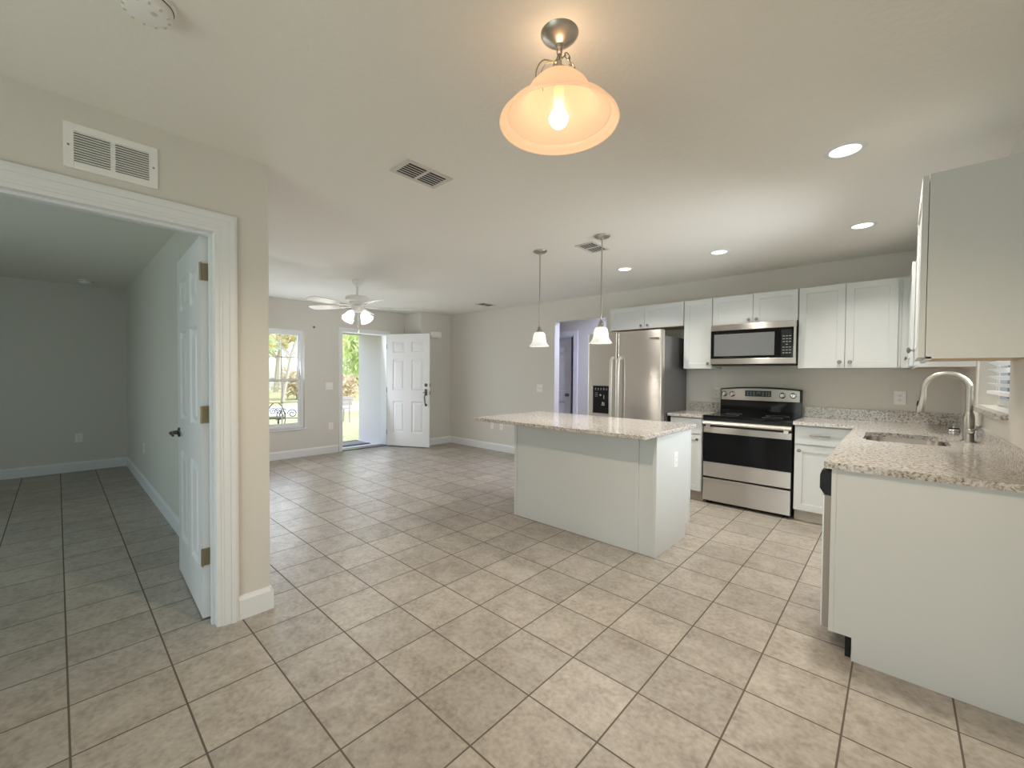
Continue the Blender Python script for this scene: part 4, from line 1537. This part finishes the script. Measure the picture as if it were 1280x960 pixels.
# ------------------------------------------------------------------ porch and yard
struct('porch_floor', MB().box(-5.32, XW - .18, -.2, 3.15, -.14, -.02), 'concrete', 'pale concrete porch slab outside the front door', 'porch')
struct('porch_wall', MB().box(-5.32, XW - .18, 3.15, 3.35, -.14, ZC), 'stucco', 'pale stucco porch wall beside the front doorway', 'wall')
struct('porch_beam', MB().box(-5.42, -5.22, 0, 3.15, 2.09, ZC), 'roof_board', 'flat pale beam across the top of the porch', 'beam')
struct('porch_ceiling', MB().box(-5.42, XW - .18, -.183, 3.35, ZC, ZC + .08), 'roof_board', 'porch ceiling board', 'ceiling')
struct('lawn', MB().box(-40, -5.3, -14, 26, -.3, -.15).box(-5.3, 12, 7.2, 26, -.3, -.15).box(-5.3, 12, -14, -4.4, -.3, -.15), 'lawn_grass', 'sunlit pale green lawn outside the front door', 'lawn')
struct('road', MB().box(-17.5, -13.0, -14, 26, -.16, -.135), 'road_concrete', 'white sunlit road crossing beyond the lawn', 'road')
dm = thing('door_mat', (-4.95, 2.75, -.02), 'grey mat with dark border lying on the porch', 'door mat')
obj('mat', MB().box(-5.22, -4.72, 2.35, 3.05, -.02, -.008), 'mat_fibre', dm)
obj('border', MB().box(-5.24, -5.16, 2.33, 3.07, -.02, -.006).box(-4.78, -4.70, 2.33, 3.07, -.02, -.006), 'mat_dark', dm)

# bench by the lawn
bx, by = -9.6, 4.55
bn = thing('garden_bench', (bx, by, -.15), 'grey metal bench on the lawn seen through the front doorway', 'bench')
for dy in (-.50, .42):
    obj('leg', MB().tube([(bx - .2, by + dy, -.15), (bx - .18, by + dy, .27)], .022, 8).tube([(bx + .2, by + dy, -.15), (bx + .18, by + dy, .27), (bx + .24, by + dy, .62)], .022, 8), 'bench_metal', bn, True)
s_ = MB()
for k in range(5):
    s_.box(bx - .22 + k * .085, bx - .15 + k * .085, by - .6, by + .5, .26, .285)
obj('seat', s_, 'bench_metal', bn)
s_ = MB()
for k in range(3):
    s_.box(bx + .19 + k * .02, bx + .215 + k * .02, by - .6, by + .5, .36 + k * .1, .45 + k * .1)
obj('backrest', s_, 'bench_metal', bn)


# wrought iron chair with scrolls, seen through the window
def scroll(c, r, turns, s, n=40, ax='y'):
    pts = []
    for k in range(n):
        a = turns * 2 * PI * k / (n - 1)
        rr = r * (1 - .8 * k / (n - 1))
        pts.append((c[0], c[1] + s * rr * math.cos(a), c[2] + rr * math.sin(a)))
    return pts


cx0, cy0 = -8.0, 2.42
ic = thing('iron_chair', (cx0, cy0, -.15), 'black wrought iron scroll chair on the lawn outside the window', 'garden chair')
for dx, dy in ((-.2, -.2), (.2, -.2), (-.2, .2), (.2, .2)):
    obj('leg', MB().tube([(cx0 + dx * 1.2, cy0 + dy * 1.25, -.15), (cx0 + dx * .9, cy0 + dy * .9, .05), (cx0 + dx, cy0 + dy, .27)], .011, 8), 'iron', ic, True)
obj('seat', MB().lathe([(0, 0), (.24, 0), (.25, .012), (.24, .024), (0, .024)], c=(cx0, cy0, .26), n=28), 'iron', ic, True)
s_ = MB()
arc = [(cx0 + .2, cy0 - .2 + .4 * k / 12, .28 + .36 * math.sin(PI * k / 12) ** .5) for k in range(13)]
s_.tube(arc, .011, 8)
s_.tube(scroll((cx0 + .2, cy0 - .06, .44), .08, 1.6, 1), .008, 8)
s_.tube(scroll((cx0 + .2, cy0 + .06, .44), .08, 1.6, -1), .008, 8)
obj('backrest', s_, 'iron', ic, True)
s_ = MB()
for sg in (-1, 1):
    s_.tube([(cx0 + .2, cy0 + sg * .2, .46), (cx0, cy0 + sg * .26, .47), (cx0 - .18, cy0 + sg * .25, .44), (cx0 - .2, cy0 + sg * .22, .36), (cx0 - .16, cy0 + sg * .2, .29)], .010, 8)
obj('armrest', s_, 'iron', ic, True)
tb = thing('iron_trellis', (-9.6, 3.33, -.15), 'low black iron scroll border beside the iron chair', 'garden border')
s_ = MB()
s_.tube(scroll((-9.6, 3.12, .18), .13, 1.5, 1), .012, 8).tube(scroll((-9.6, 3.42, .20), .13, 1.5, -1), .012, 8).tube(scroll((-9.6, 3.66, .16), .11, 1.5, 1), .012, 8)
s_.tube([(-9.6, 3.0, .05), (-9.6, 3.3, .09), (-9.6, 3.78, .05)], .012, 8)
obj('scrolls', s_, 'iron', tb, True)
s_ = MB()
for y in (3.05, 3.72):
    s_.tube([(-9.6, y, -.15), (-9.6, y, .12)], .012, 8)
obj('stake', s_, 'iron', tb, True)


# trees and brush
def foliage(n, rx, ry, rz, size, droop=0, seed=0):
    r = random.Random(seed)
    mb = MB()
    for _ in range(n):
        while True:
            p = Vector((r.uniform(-1, 1), r.uniform(-1, 1), r.uniform(-1, 1)))
            if .15 < p.length < 1: break
        # clumps
        p = p * (0.75 + .25 * math.sin(5 * p.x + 3 * p.z + seed) * math.cos(4 * p.y))
        c = Vector((p.x * rx, p.y * ry, p.z * rz))
        s = size * r.uniform(.6, 1.3)
        d = Vector((r.gauss(0, 1), r.gauss(0, 1), r.gauss(0, .7) - droop * 2)).normalized()
        u = d.cross(Vector((r.gauss(0, 1), r.gauss(0, 1), r.gauss(0, 1)))).normalized()
        ln = s * (1.6 + droop)
        mb.add([tuple(c), tuple(c + d * ln * .5 + u * s * .35), tuple(c + d * ln), tuple(c + d * ln * .5 - u * s * .35)], [(0, 1, 2, 3)])
    return mb


def trunk_mb(h, r, lean=(0, 0), branches=4, seed=0):
    rr = random.Random(seed)
    mb = MB()
    pts = [(lean[0] * (k / 6) ** 1.3 + rr.uniform(-.04, .04), lean[1] * (k / 6) ** 1.3 + rr.uniform(-.04, .04), h * k / 6) for k in range(7)]
    mb.tube(pts, [r * (1 - .09 * k) for k in range(7)], 10)
    for b in range(branches):
        i = 3 + b % 4
        a = rr.uniform(0, 2 * PI)
        L = h * rr.uniform(.3, .5)
        p0 = Vector(pts[min(i, 6)])
        mb.tube([p0, p0 + Vector((math.cos(a) * L * .4, math.sin(a) * L * .4, L * .3)), p0 + Vector((math.cos(a) * L * .7, math.sin(a) * L * .7, L * .75))], [r * .5, r * .35, r * .15], 8)
    return mb


def tree(name, x, y, label, group, leafmat, trunkmat, h, r, fol, lean=(0, 0), branches=4, seed=0, cz=None, cat='tree'):
    t = thing(name, (0, 0, 0), label, cat, group)
    obj('trunk', trunk_mb(h, r, lean, branches, seed), trunkmat, t, True)
    n, rx, ry, rz, size, droop = fol
    f = foliage(n, rx, ry, rz, size, droop, seed)
    zc = cz if cz is not None else h
    f.v = [(v[0] + lean[0], v[1] + lean[1], v[2] + zc) for v in f.v]
    obj('foliage', f, leafmat, t)
    t.location = (x, y, -.16)
    return t


tree('weeping_tree', -12.2, 6.9, 'bright lime green drooping tree seen through the front doorway', None, 'leaf_lime', 'bark', 1.6, .09, (1500, 1.25, 1.2, 1.35, .17, .6), (.1, .1), 3, 3, 2.35)
tree('leaning_tree', -19.0, 6.3, 'tree with a pale leaning trunk seen through the window', None, 'leaf_yellow', 'bark_pale', 4.6, .09, (1100, 2.2, 2.2, 1.6, .2, .2), (.2, 1.0), 5, 5, 5.0)
tree('leafy_tree', -17.9, 4.35, 'full green tree behind the left panes of the window', None, 'leaf_green', 'bark', 1.8, .12, (1700, 1.3, 1.3, 1.7, .2, .2), (0, 0), 4, 8, 2.7)
proto = tree('woodland_tree', -24, 2.0, 'pale yellow tree of the wood line beyond the road', 'trees of the wood line', 'leaf_yellow', 'bark_pale', 3.8, .13, (1600, 2.1, 2.1, 2.6, .25, .3), (.2, .3), 6, 11, 4.4)
for k, (x, y, s, rz) in enumerate(((-26.5, 6.6, 1.0, 1), (-25, 11.2, 1.0, 2.2), (-27, 16.0, 1.05, 3.3), (-29.5, -2.6, 1.1, 5.1), (-32, 4.0, 1.3, 5.1), (-32.5, 10.4, 1.35, .4), (-34, 17.5, 1.4, 2.9), (-26, 21, 1.2, 1.9))):
    c = copy_tree(proto)
    c.location = (x, y, -.16)
    c.scale = (s, s, s)
    c.rotation_euler = (0, 0, rz)
pb = tree('brush_clump', -20.5, 2.6, 'dry tan brush clump on the far side of the road', 'brush along the road', 'leaf_dry', 'bark', .7, .05, (900, 1.2, 1.2, 1.0, .2, -.2), (0, 0), 5, 21, .9, 'bush')
for k, (x, y, s, rz) in enumerate(((-21.9, 5.3, 1.0, 1), (-22.0, 8.1, 1.0, 2), (-19.9, 10.0, .95, 3), (-20.6, 12.7, 1.05, 4), (-20.2, 15.6, 1.1, 5), (-20.2, -.4, 1.1, 6))):
    c = copy_tree(pb)
    c.location = (x, y, -.16)
    c.scale = (s, s, s)
    c.rotation_euler = (0, 0, rz)
